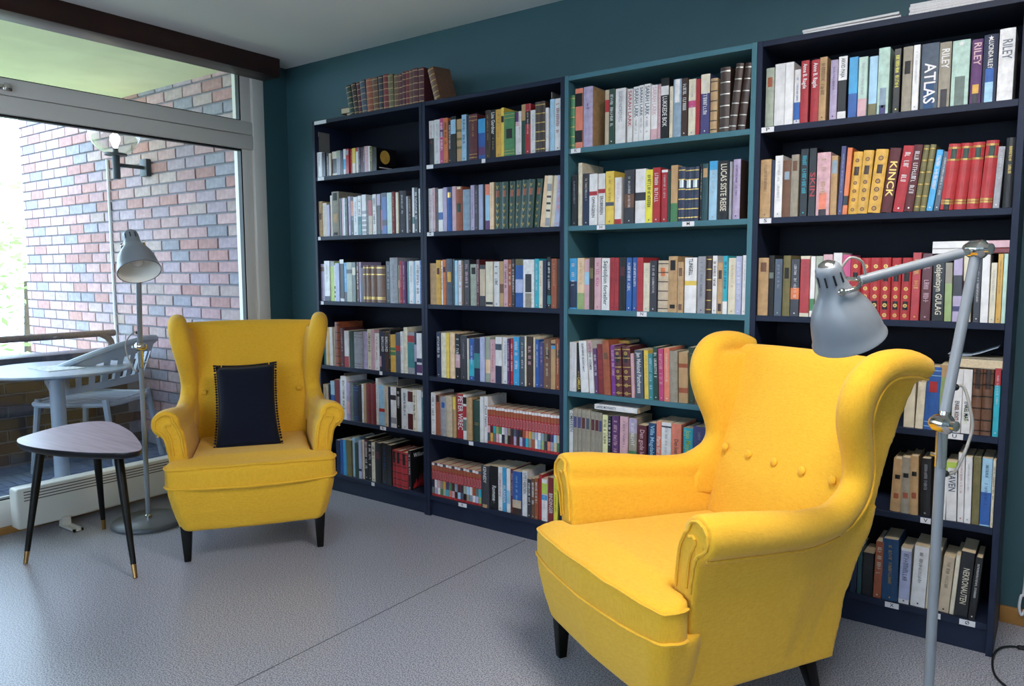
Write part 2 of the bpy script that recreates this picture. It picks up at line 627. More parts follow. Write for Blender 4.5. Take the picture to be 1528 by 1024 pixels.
def rim_pt(a, up_):
    # a: angle round the seat, 0 = back centre; up_: 0 lower edge, 1 upper edge
    c = max(0.0, math.cos(a * 0.62))
    top = 0.60 + 0.24 * c ** 1.5
    bot = 0.46 + 0.10 * c
    R_ = 0.265 + 0.06 * up_
    return Vector((R_ * math.sin(a) * 1.02, R_ * math.cos(a) + 0.04 * up_ * c, bot + (top - bot) * up_))


ang = [math.radians(d) for d in range(-125, 126, 10)]
build('top_rail', MB().tube([rim_pt(a, 1) for a in ang], 0.019, 8), M_PLA, t, smooth=True)
shell = MB()
for u0, u1 in ((0.72, 1.0), (0.0, 0.16)):
    shell.loft([[rim_pt(a, u0), rim_pt(a, u1), rim_pt(a, u1) * 0.985, rim_pt(a, u0) * 0.985] for a in ang])
build('back_band', shell, M_PLA, t, smooth=True)
for d in range(-120, 121, 15):
    a = math.radians(d)
    b_ = math.radians(d + 7)
    build('back_slat', MB().loft([[rim_pt(a, u), rim_pt(b_, u), rim_pt(b_, u) * 0.985, rim_pt(a, u) * 0.985] for u in (0.14, 0.45, 0.75)]), M_PLA, t, smooth=True)
for q in range(9):
    x0 = -0.22 + q * 0.05
    build('seat_slat', MB().box(x0, x0 + 0.034, -0.24, 0.2, 0.435, 0.452), M_PLA, t, bevel=0.004)
build('seat_frame', MB().tube(catmull([(-0.24, -0.26, 0.44), (0.24, -0.26, 0.44), (0.26, 0, 0.44), (0.2, 0.22, 0.44), (-0.2, 0.22, 0.44), (-0.26, 0, 0.44)], 5, True), 0.018, 8, closed=True), M_PLA, t, smooth=True)
for sx in (-1, 1):
    for y0, y1, zt in ((-0.24, -0.28, 0.47), (0.2, 0.27, 0.47)):
        build('leg', MB().tube([(sx * 0.235, y0, zt), (sx * 0.265, y1, 0)], [0.02, 0.016], 8), M_PLA, t, smooth=True)

# white convector heater under the window
t = empty('convector_heater', (-0.50, -0.75, 0))
tag(t, 'long white convector heater with louvre slots standing below the window', 'heater')
M_HEAT = mat('white_enamel', '#cfcbc3', 0.35)
build('body', MB().box(-0.085, 0, -0.59, 0.62, 0.035, 0.225), M_HEAT, t, bevel=0.012, seg=3)
for i in range(4):
    build('slot', MB().box(-0.004, 0.0006, -0.56, 0.60, 0.165 + i * 0.0135, 0.1695 + i * 0.0135), mat('slot_dark', '#4a4640', 0.7), t)
for y in (-0.385, 0.42):
    f = MB().box(-0.03, 0.125, y - 0.022, y - 0.012, 0, 0.012).box(-0.03, 0.125, y + 0.012, y + 0.022, 0, 0.012).box(-0.03, 0.125, y - 0.022, y + 0.022, 0, 0.003).box(-0.03, 0.006, y - 0.02, y + 0.02, 0, 0.05).box(0.112, 0.125, y - 0.022, y + 0.022, 0, 0.012)
    build('foot', f, M_HEAT, t)

# ------------------------------------------------------------------ wing chairs
def fabric(name, hexc, dark):
    m = bpy.data.materials.new(name)
    m.use_nodes = True
    nt = m.node_tree
    N, L = nt.nodes, nt.links
    b = N['Principled BSDF']
    b.inputs['Roughness'].default_value = 0.85
    b.inputs['Specular IOR Level'].default_value = 0.25
    b.inputs['Sheen Weight'].default_value = 0.15
    tc = N.new('ShaderNodeTexCoord')
    hs = []
    for sc in ((60, 60, 900), (900, 60, 60), (60, 900, 60)):
        mp = N.new('ShaderNodeMapping')
        mp.inputs['Scale'].default_value = sc
        nz = N.new('ShaderNodeTexNoise')
        nz.inputs['Scale'].default_value = 1.0
        nz.inputs['Detail'].default_value = 2
        L.new(tc.outputs['Object'], mp.inputs[0])
        L.new(mp.outputs[0], nz.inputs['Vector'])
        hs.append(nz.outputs[0])
    a1 = N.new('ShaderNodeMath')
    a1.operation = 'ADD'
    L.new(hs[0], a1.inputs[0])
    L.new(hs[1], a1.inputs[1])
    a2 = N.new('ShaderNodeMath')
    a2.operation = 'ADD'
    L.new(a1.outputs[0], a2.inputs[0])
    L.new(hs[2], a2.inputs[1])
    mr = N.new('ShaderNodeMapRange')
    mr.inputs[1].default_value = 1.15
    mr.inputs[2].default_value = 1.85
    L.new(a2.outputs[0], mr.inputs[0])
    mx = N.new('ShaderNodeMix')
    mx.data_type = 'RGBA'
    mx.inputs[6].default_value = lin(dark)
    mx.inputs[7].default_value = lin(hexc)
    L.new(mr.outputs[0], mx.inputs[0])
    L.new(mx.outputs[2], b.inputs['Base Color'])
    bp = N.new('ShaderNodeBump')
    bp.inputs['Strength'].default_value = 0.35
    bp.inputs['Distance'].default_value = 0.0015
    L.new(a2.outputs[0], bp.inputs['Height'])
    L.new(bp.outputs[0], b.inputs['Normal'])
    return m


M_YEL = fabric('yellow_woven_fabric', '#ebb633', '#dea626')
M_LEG = mat('black_stained_wood', '#080707', 0.45, spec=0.25)


def yr(z):
    return 0.235 + (z - 0.14) * 0.305


def ybk(z):
    return 0.22 + (z - 0.42) * 0.31


RIM = [((0.340, -0.292, 0.582), 0.058), ((0.340, -0.20, 0.576), 0.058), ((0.333, -0.05, 0.560), 0.054), ((0.322, 0.08, 0.548), 0.049), ((0.308, 0.19, 0.555), 0.045), ((0.297, 0.262, 0.595), 0.042),
       ((0.291, 0.292, 0.655), 0.041), ((0.294, 0.282, 0.725), 0.043), ((0.303, 0.256, 0.795), 0.046), ((0.314, 0.246, 0.855), 0.048), ((0.325, 0.258, 0.910), 0.048),
       ((0.334, 0.294, 0.952), 0.046), ((0.340, 0.350, 0.968), 0.042), ((0.342, 0.415, 0.965), 0.039), ((0.340, 0.48, 0.946), 0.034)]


def rim(i0, i1, mb, sx):
    pts = catmull([(sx * p[0], p[1], p[2]) for p, r in RIM[i0:i1 + 1]], 5)
    rr = [r for p, r in RIM[i0:i1 + 1]]
    n = len(pts)
    rad = [rr[min(int(i / 5), len(rr) - 1)] + ((rr[min(int(i / 5) + 1, len(rr) - 1)] - rr[min(int(i / 5), len(rr) - 1)]) * ((i % 5) / 5)) for i in range(n)]
    mb.tube(pts, rad, 14)


def arm_body(sx):
    mb = MB()
    rings = []
    for s in [i / 8 for i in range(9)]:
        ring = []
        for xx, zz in ((0.225, 0.145), (0.298, 0.145), (0.322, 0.32), (0.336, 0.44), (0.352, 0.53), (0.345, 0.585), (0.30, 0.595), (0.268, 0.55), (0.256, 0.44), (0.245, 0.3)):
            yf, yb = -0.298, yr(zz) - 0.012
            zd = zz
            if zz > 0.5:
                zd = zz + interp([(-0.33, 0.0), (-0.05, -0.022), (0.08, -0.03), (0.2, -0.02), (0.4, -0.02)], yf + (yb - yf) * s)
            k = interp([(-0.33, 0), (0.05, 0.005), (0.2, 0.03), (0.45, 0.045)], yf + (yb - yf) * s) if zz > 0.3 and xx > 0.3 else 0
            ring.append((sx * (xx - k), yf + (yb - yf) * s, zd))
        rings.append(ring)
    mb.loft(rings)
    return mb


def wing_front(z):
    return interp([(0.48, 0.17), (0.545, 0.18), (0.595, 0.262), (0.655, 0.292), (0.725, 0.282), (0.795, 0.256), (0.855, 0.246), (0.91, 0.26), (0.945, 0.295), (0.97, 0.35)], z)


def wing_body(sx):
    mb = MB()
    rings = []
    for z in [0.46 + i * 0.034 for i in range(15)]:
        xc = interp([(0.46, 0.288), (0.66, 0.286), (0.80, 0.297), (0.98, 0.328)], z)
        yf, yb = wing_front(z), yr(z) - 0.005
        xi = interp([(0.46, 0.262), (0.66, 0.255), (0.80, 0.262), (0.98, 0.290)], z)
        xo = xc + 0.014
        rings.append([(sx * xi, yf, z), (sx * xo, yf, z), (sx * xo, yb, z), (sx * (xi - 0.02), yb, z), (sx * (xi - 0.015), yb - 0.06, z)])
    mb.loft(rings)
    return mb


def cushion(mb, z0, z1, crown=0.0, grow=0.0):
    """T-shaped seat outline, front at -y"""
    o = [(-0.245, 0.22), (-0.245, -0.302), (-0.338, -0.308), (-0.348, -0.345), (-0.330, -0.388), (-0.20, -0.412), (0, -0.422), (0.20, -0.412), (0.330, -0.388), (0.348, -0.345), (0.338, -0.308), (0.245, -0.302), (0.245, 0.22)]
    return o


PARTS = {}


def make_chair():
    c = empty('wing_chair')
    # base under the seat
    mb = MB()
    rings = []
    for z, w, yf in ((0.135, 0.290, -0.362), (0.15, 0.298, -0.370), (0.22, 0.318, -0.386), (0.29, 0.334, -0.396), (0.335, 0.340, -0.400)):
        rings.append([(-w, yf + 0.03, z), (-w + 0.03, yf, z), (0, yf - 0.012, z), (w - 0.03, yf, z), (w, yf + 0.03, z), (w, -0.285, z), (w - 0.04, -0.22, z), (0.24, yr(z) - 0.02, z), (-0.24, yr(z) - 0.02, z), (-w + 0.04, -0.22, z), (-w, -0.285, z)])
    mb.loft(rings)
    PARTS.setdefault('seat_base', []).append(soften('seat_base', mb, M_YEL, c, 0.010, 5))
    # T cushion with crowned top
    o = cushion(None, 0, 0)
    mb = MB()
    zs = [(0.314, 0.97), (0.322, 1.0), (0.440, 1.0), (0.452, 0.965)]
    rings = []
    for z, k in zs:
        top = z > 0.4
        ring = []
        for x, y in o:
            zf = z - (0.028 if top else 0.0) * max(0.0, min(1, (-y - 0.26) / 0.15)) ** 1.6 - (0.016 if top else 0) * (abs(x) / 0.35) ** 2
            if not top:
                zf = z - 0.006 * math.cos(x * 5)
            else:
                zf -= 0.03 * max(0.0, min(1.0, (y + 0.1) / 0.35))
            ring.append((x * k, y * k if y < 0 else y, zf))
        rings.append(ring)
    mb.loft(rings)
    PARTS.setdefault('seat_cushion', []).append(soften('seat_cushion', mb, M_YEL, c, 0.009, 7))
    for sx in (-1, 1):
        mb = arm_body(sx)
        rim(0, 5, mb, sx)
        PARTS.setdefault('armrest', []).append(soften('armrest', mb, M_YEL, c, 0.0085, 7))
        mb = wing_body(sx)
        rim(4, 14, mb, sx)
        PARTS.setdefault('wing', []).append(soften('wing', mb, M_YEL, c, 0.0085, 7))
    # back
    mb = MB()
    rings = []
    for i in range(13):
        x = -0.315 + i * 0.0525
        cv = 0.020 * (1 - (x / 0.315) ** 2)
        pr = []
        for z in (0.36, 0.45, 0.55, 0.65, 0.75, 0.85, 0.92):
            kx = interp([(0.36, 0.80), (0.65, 0.86), (0.98, 1.0)], z)
            pr.append((x * kx, ybk(z) - 0.012 * math.sin(min(1, max(0, (z - 0.36) / 0.55)) * PI) + 0.010 - cv * 0.6, z))
        pr += [(x, ybk(0.95) + 0.008, 0.948 + cv * 0.35), (x, 0.42, 0.966 + cv * 0.35), (x, 0.455, 0.96 + cv * 0.3), (x, yr(0.93) - 0.005, 0.93)]
        for z in (0.8, 0.6, 0.4, 0.145):
            kx = interp([(0.145, 0.80), (0.98, 1.0)], z)
            pr.append((x * kx, yr(z) - 0.008, z))
        pr.append((x * 0.8, 0.20, 0.145))
        rings.append(pr)
    mb.loft(rings)
    PARTS.setdefault('backrest', []).append(soften('backrest', mb, M_YEL, c, 0.0095, 5))
    for i in range(5):
        x = -0.2 + i * 0.1125 - 0.025
        b = MB().lathe([(0.013, 0), (0.014, 0.003), (0.010, 0.0065), (0, 0.0075)], 14, axis=(0, -0.95, 0.3), org=(x, ybk(0.627) - 0.013, 0.627))
        build('button', b, M_YEL, c, smooth=True, angle=80)
    # piping, laid on the upholstery
    def pipe(pts, on, r=0.0046, k=5):
        q = []
        for p in catmull(pts, k):
            best = None
            for o in on:
                ok, co, nr, _i = o.closest_point_on_mesh(p)
                if ok and (best is None or (co - p).length < best[0]):
                    best = ((co - p).length, co + nr * r * 0.7)
            q.append(best[1])
        build('piping', MB().tube(q, r, 6), M_YEL, c, smooth=True)

    cus = PARTS['seat_cushion']
    ff = [(-0.345, -0.312), (-0.352, -0.345), (-0.334, -0.392), (-0.20, -0.417), (0, -0.427), (0.20, -0.417), (0.334, -0.392), (0.352, -0.345), (0.345, -0.312)]
    pipe([(x, y, 0.426 - 0.014 * (abs(x) / 0.35) ** 2) for x, y in ff], cus)
    pipe([(x, y, 0.330 - 0.006 * math.cos(x * 5)) for x, y in ff], cus)
    arms, wings = PARTS['armrest'], PARTS['wing']
    for i, sx in enumerate((-1, 1)):
        p = [(0.268, 0.44), (0.278, 0.53)] + [(0.340 + 0.046 * math.cos(math.radians(d)), 0.582 + 0.046 * math.sin(math.radians(d))) for d in range(168, -61, -24)] + [(0.342, 0.51), (0.328, 0.44)]
        pipe([(sx * x, -0.36, z) for x, z in p], arms[i:i + 1], r=0.0044)
        pipe([(sx * x, -0.36, z) for x, z in ((0.312, 0.45), (0.322, 0.53), (0.340, 0.562), (0.352, 0.585), (0.338, 0.598), (0.318, 0.585))], arms[i:i + 1], r=0.0042)
        q = []
        for (px, py, pz), r in RIM[0:9]:
            q.append((px + (0.035 if pz < 0.59 else r * 0.55), py + (0.0 if pz < 0.59 else r * 0.6), pz - (0.054 if pz < 0.59 else 0)))
        q += [(0.362, 0.285, 0.855), (0.372, 0.305, 0.895), (0.376, 0.345, 0.92), (0.376, 0.41, 0.918), (0.372, 0.47, 0.90)]
        pipe([(sx * a, b, d) for a, b, d in q[0:5]], arms[i:i + 1], r=0.0042)
        pipe([(sx * a, b, d) for a, b, d in q[4:]], wings[i:i + 1], r=0.0042)
    # legs
    for sx in (-1, 1):
        build('leg', MB().loft([[(sx * 0.272 + a * r, -0.328 + b * r, z) for a, b in ((1, 1), (-1, 1), (-1, -1), (1, -1))] for z, r in ((0.0, 0.0135), (0.16, 0.0235))]), M_LEG, c, bevel=0.004, seg=2)
        build('leg', MB().loft([[(sx * q, yy + 0, z) for q, yy in ((w + r, y0 + r), (w - r, y0 + r), (w - r, y0 - r), (w + r, y0 - r))] for z, r, w, y0 in ((0.0, 0.0135, 0.225, 0.235), (0.16, 0.0235, 0.21, 0.190))]), M_LEG, c, bevel=0.004, seg=2)
    return c


ch = make_chair()
ch.location = (0.2795, -0.626, 0)
ch.rotation_euler = (0, 0, math.radians(54.27))
tag(ch, 'yellow wing armchair by the window, holding a navy cushion', 'armchair', 'yellow wing chairs')
ch2 = copy_tree(ch)
ch2.location = (2.489, -0.634, 0)
ch2.rotation_euler = (0, 0, math.radians(-29.3))
tag(ch2, 'yellow wing armchair with an empty seat, close in front of teal bookcase', 'armchair', 'yellow wing chairs')

# ------------------------------------------------------------------ navy cushion with bobble trim
M_NAVY = mat('navy_velvet', '#060d20', 0.85, sheen=0.06, spec=0.2, bump=0.15, bscale=300)
M_BOB = mat('navy_bobbles', '#0a1020', 0.9)
HW, HH = 0.136, 0.232
mb = MB()
n = 16
g = {}
for side in (1, -1):
    for i in range(n + 1):
        for j in range(n + 1):
            u, v = -1 + 2 * i / n, -1 + 2 * j / n
            if side == -1 and (i in (0, n) or j in (0, n)):
                continue
            th = 0.062 * ((1 - u ** 4) * (1 - v ** 4)) ** 0.55
            px = u * HW * (1 - 0.075 * (1 - v * v) * abs(u)) * (1 + 0.05 * (v < 0) * v * v)
            pz = v * HH * (1 - 0.045 * (1 - u * u) * abs(v))
            g[side, i, j] = len(mb.v)
            mb.v.append((px, -side * th * 0.5, pz + HH))
for side in (1, -1):
    for i in range(n):
        for j in range(n):
            q = [g.get((side, a, b), g[1, a, b]) for a, b in ((i, j), (i + 1, j), (i + 1, j + 1), (i, j + 1))]
            mb.f.append(tuple(q))
cu = build('cushion', mb, M_NAVY, smooth=True, angle=180)
tag(cu, 'dark navy rectangular velvet cushion with bobble trim leaning on the armchair back', 'cushion')
bob = MB()
edge = [(1, i, 0) for i in range(n)] + [(1, n, j) for j in range(n)] + [(1, n - i, n) for i in range(n)] + [(1, 0, n - j) for j in range(n)]
ep = [Vector(mb.v[g[e]]) for e in edge]
for a, b in zip(ep, ep[1:] + ep[:1]):
    for k in range(2):
        p = a.lerp(b, k / 2)
        d = Vector((p.x / HW, 0, (p.z - HH) / HH))
        q = p + Vector((0.006 * (1 if d.x > 0.8 else -1 if d.x < -0.8 else 0), 0, 0.006 * (1 if d.z > 0.85 else -1 if d.z < -0.85 else 0)))
        bob.ball(q, 0.0058, 6, 4)
bo = build('bobble_trim', bob, M_BOB, cu, smooth=True)
bo['kind'] = 'stuff'
E1 = Matrix.Translation((0.2795, -0.626, 0)) @ Matrix.Rotation(math.radians(54.27), 4, 'Z')
cu.matrix_world = E1 @ Matrix.Translation((-0.018, -0.135, 0.420)) @ Matrix.Rotation(math.radians(-1.5), 4, 'Y') @ Matrix.Rotation(math.radians(-42), 4, 'X')

# ------------------------------------------------------------------ grey reading lamps
M_GREY = mat('grey_lamp_paint', '#7d8289', 0.33, spec=0.5)
M_GREYD = mat('grey_lamp_base', '#565a60', 0.4)
M_SHIN = mat('white_shade_inside', '#f4f0e6', 0.5)
M_BULB = mat('clear_bulb', '#cfcac0', 0.1)


def reading_lamp(base, J, E, P, axis, label, sgn=1):
    """base on the floor, J lower joint, E elbow, P shade pivot, axis from the cap to the mouth of the shade"""
    base, J, E, P, axis = Vector(base), Vector(J), Vector(E), Vector(P), Vector(axis).normalized()
    t = empty('reading_lamp', base)
    tag(t, label, 'floor lamp', 'grey reading lamps')
    J, E, P = J - base, E - base, P - base
    build('base', MB().lathe([(0.0, 0.0), (0.165, 0.0), (0.168, 0.006), (0.165, 0.016), (0.155, 0.024), (0.02, 0.03), (0, 0.03)], 48), M_GREYD, t, smooth=True, angle=50)
    po = build('pole', MB().tube([(0, 0, 0.028), J - Vector((0, 0, 0.05))], 0.0115, 14), M_GREY, t, smooth=True, angle=50)
    build('collar', MB().lathe([(0.016, 0.028), (0.016, 0.042), (0.012, 0.046)], 14), M_CHROME, po, smooth=True, angle=40)
    jn = MB().tube([J - Vector((0, 0, 0.10)), J - Vector((0, 0, 0.01))], 0.0125, 14)
    side = (E - J).cross(Vector((0, 0, 1)))
    side = side.normalized() if side.length > 1e-4 else Vector((1, 0, 0))
    jn.lathe([(0, -0.03), (0.012, -0.028), (0.021, -0.015), (0.022, 0.015), (0.012, 0.024), (0.012, 0.034), (0, 0.036)], 16, axis=side, org=J)
    jn.tube([J - Vector((0, 0, 0.075)), J - Vector((0, 0, 0.075)) - side * 0.024], 0.005, 8)
    build('joint', jn, M_CHROME, t, smooth=True, angle=40)
    d1 = (E - J).normalized()
    build('upper_arm', MB().tube([J + d1 * 0.028, E - d1 * 0.02], 0.0118, 14), M_GREY, t, smooth=True, angle=50)
    d2 = (P - E).normalized()
    build('ferrule', MB().tube([J + d1 * 0.012, J + d1 * 0.032], 0.0095, 12), M_CHROME, t, smooth=True, angle=40)
    el = MB().tube([E - d1 * 0.035, E], 0.009, 12)
    el.lathe([(0, -0.03), (0.012, -0.028), (0.02, -0.014), (0.021, 0.014), (0.012, 0.024), (0.012, 0.034), (0, 0.036)], 16, axis=side, org=E)
    el.tube([E, E + d2 * 0.05], 0.008, 10)
    build('elbow', el, M_CHROME, t, smooth=True, angle=40)
    build('forearm', MB().tube([E + d2 * 0.035, P - d2 * 0.06], 0.0112, 14), M_GREY, t, smooth=True, angle=50)
    # shade, lathe about axis; P sits on the neck
    e_side = axis.cross(d2)
    e_side = e_side.normalized()
    RO = 0.0875
    off = (axis.cross(e_side)).normalized()
    org = P - axis * 0.062            # cap end
    prof = [(0.0, 0.0), (0.012, 0.001), (0.022, 0.004), (0.0275, 0.011), (0.0295, 0.024), (0.0305, 0.045), (0.0335, 0.064), (0.041, 0.080), (0.053, 0.098), (0.064, 0.118), (0.072, 0.142), (0.0775, 0.170), (0.0805, 0.193), (0.0835, 0.197), (0.0835, 0.200), (0.080, 0.200)]
    build('shade', MB().lathe(prof, 40, axis, org, caps=False), M_GREY, t, smooth=True, angle=60)
    inner = [(0.0795, 0.1995), (0.076, 0.170), (0.0705, 0.142), (0.0625, 0.118), (0.051, 0.098), (0.039, 0.081), (0.028, 0.074), (0, 0.074)]
    build('shade_lining', MB().lathe(inner, 40, axis, org, caps=False), M_SHIN, t, smooth=True, angle=60)
    build('bulb', MB().lathe([(0.013, 0.075), (0.014, 0.10), (0.026, 0.125), (0.028, 0.145), (0.02, 0.165), (0, 0.172)], 16, axis, org), M_BULB, t, smooth=True, angle=60)
    build('cap', MB().lathe([(0.0, -0.005), (0.009, -0.004), (0.016, 0.0), (0.019, 0.0025), (0.0, 0.0025)], 18, axis, org), M_CHROME, t, smooth=True, angle=60)
    # vent slots round the neck
    e1 = axis.orthogonal().normalized()
    e2 = axis.cross(e1)
    sl = MB()
    for k in range(10):
        a = 2 * PI * k / 10
        r_ = e1 * math.cos(a) + e2 * math.sin(a)
        tg = -e1 * math.sin(a) + e2 * math.cos(a)
        for (h0, q0), (h1, q1) in (((0.022, 0.0302), (0.034, 0.0308)), ((0.034, 0.0308), (0.047, 0.0318))):
            sl.add([org + axis * h0 + r_ * q0 - tg * 0.0022, org + axis * h0 + r_ * q0 + tg * 0.0022, org + axis * h1 + r_ * q1 + tg * 0.0022, org + axis * h1 + r_ * q1 - tg * 0.0022], [(0, 1, 2, 3)])
    build('vent_slots', sl, M_BLACKM, t)
    fk = MB()
    for s in (-1, 1):
        fk.lathe([(0, 0), (0.008, 0), (0.0095, 0.004), (0.007, 0.009), (0, 0.010)], 12, axis=e_side * s, org=P + e_side * s * 0.037)
    q0 = P - d2 * 0.062
    fk.tube(catmull([P + e_side * 0.041, P + e_side * 0.040 - d2 * 0.035, q0, P - e_side * 0.040 - d2 * 0.035, P - e_side * 0.041], 4), 0.005, 8)
    fk.tube([q0, q0 - d2 * 0.02], 0.008, 8)
    build('fork', fk, M_CHROME, t, smooth=True, angle=50)
    # cable loops
    b1 = J - Vector((0, 0, 0.115))
    a1 = J + d1 * 0.085
    out = (side * 0.2 + Vector((d1.x, d1.y, 0)) * 0.3 + Vector((rt.x, rt.y, 0)) * sgn).normalized()
    build('cable', MB().tube(catmull([b1 + out * 0.011, b1 + out * 0.035 + Vector((0, 0, 0.01)), J + out * 0.062 - Vector((0, 0, 0.02)), J + out * 0.058 + Vector((0, 0, 0.03)), a1 + out * 0.03, a1 + out * 0.010], 6), 0.0035, 8), mat('grey_cable', '#9a948c', 0.45), t, smooth=True)
    build('grommet', MB().ball(b1 + out * 0.012, 0.008, 8, 6).ball(a1 + out * 0.012, 0.008, 8, 6), M_BLACKM, t, smooth=True)
    c0 = org + axis * 0.012 + off * -0.0
    vv = -d2
    build('head_cable', MB().tube(catmull([org + axis * 0.02 + vv * 0.030, org + axis * 0.002 + vv * 0.055, org + axis * 0.02 + vv * 0.078, P - d2 * 0.075], 6), 0.003, 8), mat('grey_cable', '#9a948c', 0.45), t, smooth=True)
    return t


def cdir(r, d, f, px, py):
    return r2 * r - u2 * d + (fw + r2 * ((px - 764) / 1128.02) + u2 * ((512 - py) / 1128.02)) * f


reading_lamp((-0.22, -0.88, 0), (-0.22, -0.88, 0.862), (-0.02, -0.975, 1.225), (0.221, -1.1206, 1.333), cdir(16, 65, -27.5, 200, 375), 'grey reading lamp by the window with its shade mouth and bulb showing', -1)
reading_lamp((3.112, -0.79, 0), (3.112, -0.79, 0.872), (3.154, -0.72, 1.267), (2.8937, -0.9077, 1.1813), cdir(36, 118, 46, 1250, 450), 'grey reading lamp standing beside the empty armchair, arm reaching over it')

# ------------------------------------------------------------------ rounded triangular side table
t = empty('side_table', (0, 0, 0))
tag(t, 'rounded triangular dark wood side table on three black brass-tipped legs', 'side table')
outl = catmull([(-0.225, -1.425), (-0.29, -1.375), (-0.385, -1.20), (-0.395, -1.07), (-0.345, -1.01), (-0.25, -1.00), (0.0, -1.055), (0.25, -1.145), (0.362, -1.20), (0.378, -1.245), (0.34, -1.29), (0.225, -1.36), (0.04, -1.425), (-0.12, -1.445)], 6, True)
cx_, cy_ = -0.05, -1.22
rings = []
for z, k in ((0.480, 0.93), (0.484, 0.965), (0.494, 0.995), (0.506, 1.0), (0.509, 0.997)):
    rings.append([(cx_ + (p[0] - cx_) * k, cy_ + (p[1] - cy_) * k, z) for p in outl])
build('table_edge', MB().loft(rings), mat('black_edge_lacquer', '#0d0b10', 0.35), t, smooth=True, angle=60)
M_WAL = mat('walnut_sky_sheen', '#5d4149', 0.3, noise=0.0)
nt = M_WAL.node_tree
_tc = nt.nodes.new('ShaderNodeTexCoord')
_mp = nt.nodes.new('ShaderNodeMapping')
_mp.inputs['Rotation'].default_value = (0, 0, 0.5)
_mp.inputs['Scale'].default_value = (4, 60, 4)
_nz = nt.nodes.new('ShaderNodeTexNoise')
_nz.inputs['Scale'].default_value = 1.0
_nz.inputs['Detail'].default_value = 5
_cr = nt.nodes.new('ShaderNodeValToRGB')
_cr.color_ramp.elements[0].color, _cr.color_ramp.elements[0].position = lin('#7d6a78'), 0.3
_cr.color_ramp.elements[1].color, _cr.color_ramp.elements[1].position = lin('#9f8c9c'), 0.7  # grain lightened towards lavender, sky reflection put into the colour
nt.links.new(_tc.outputs['Object'], _mp.inputs[0])
nt.links.new(_mp.outputs[0], _nz.inputs['Vector'])
nt.links.new(_nz.outputs[0], _cr.inputs[0])
nt.links.new(_cr.outputs[0], nt.nodes['Principled BSDF'].inputs['Base Color'])
build('table_top', MB().prism([(cx_ + (p[0] - cx_) * 0.996, cy_ + (p[1] - cy_) * 0.996) for p in outl], 0.5085, 0.5105), M_WAL, t)
M_BRASS = mat('brass', '#b08a5a', 0.3, 1.0)
for f, tp in (((-0.138, -1.455), (-0.20, -1.34)), ((-0.309, -1.051), (-0.26, -1.09)), ((0.382, -1.261), (0.20, -1.215))):
    F0, T0 = Vector((f[0], f[1], 0)), Vector((tp[0], tp[1], 0.485))
    lg = build('leg', MB().tube([F0.lerp(T0, 0.10), F0.lerp(T0, 0.5), F0.lerp(T0, 0.62), T0], [0.0105, 0.0145, 0.0165, 0.0185], 14), M_LEG, t, smooth=True, angle=60)
    build('brass_tip', MB().tube([F0 + Vector((0, 0, 0.001)), F0.lerp(T0, 0.105)], [0.0085, 0.0108], 14), M_BRASS, lg, smooth=True, angle=50)

# cord on the floor and white cable at the far end of the wall
cp = catmull([(3.40, 0.16, 0.006), (3.31, 0.125, 0.006), (3.24, 0.107, 0.005), (3.207, 0.045, 0.005), (3.204, -0.06, 0.005), (3.222, -0.145, 0.005), (3.27, -0.20, 0.005), (3.35, -0.22, 0.005), (3.42, -0.17, 0.005)], 8)
c = build('power_cord', MB().tube(cp, 0.0035, 8), M_BLACKM, smooth=True)
tag(c, 'black power cord looped on the floor beside the end bookcase', 'cord')
build('plug', MB().tube([(3.262, 0.112, 0.007), (3.32, 0.13, 0.008)], [0.007, 0.009], 8), M_BLACKM, c, smooth=True)
c = build('wall_cable', MB().tube(catmull([(3.268, 0.306, 0.9), (3.268, 0.306, 0.4), (3.266, 0.304, 0.14), (3.258, 0.296, 0.11), (3.255, 0.292, 0.07), (3.262, 0.296, 0.045), (3.27, 0.298, 0.06), (3.276, 0.304, 0.1), (3.278, 0.306, 0.4), (3.278, 0.306, 0.9)], 6), 0.0045, 8), mat('white_plastic', '#d8d8dc', 0.4), smooth=True)
tag(c, 'white cable running down the teal wall beside the end bookcase', 'cable')

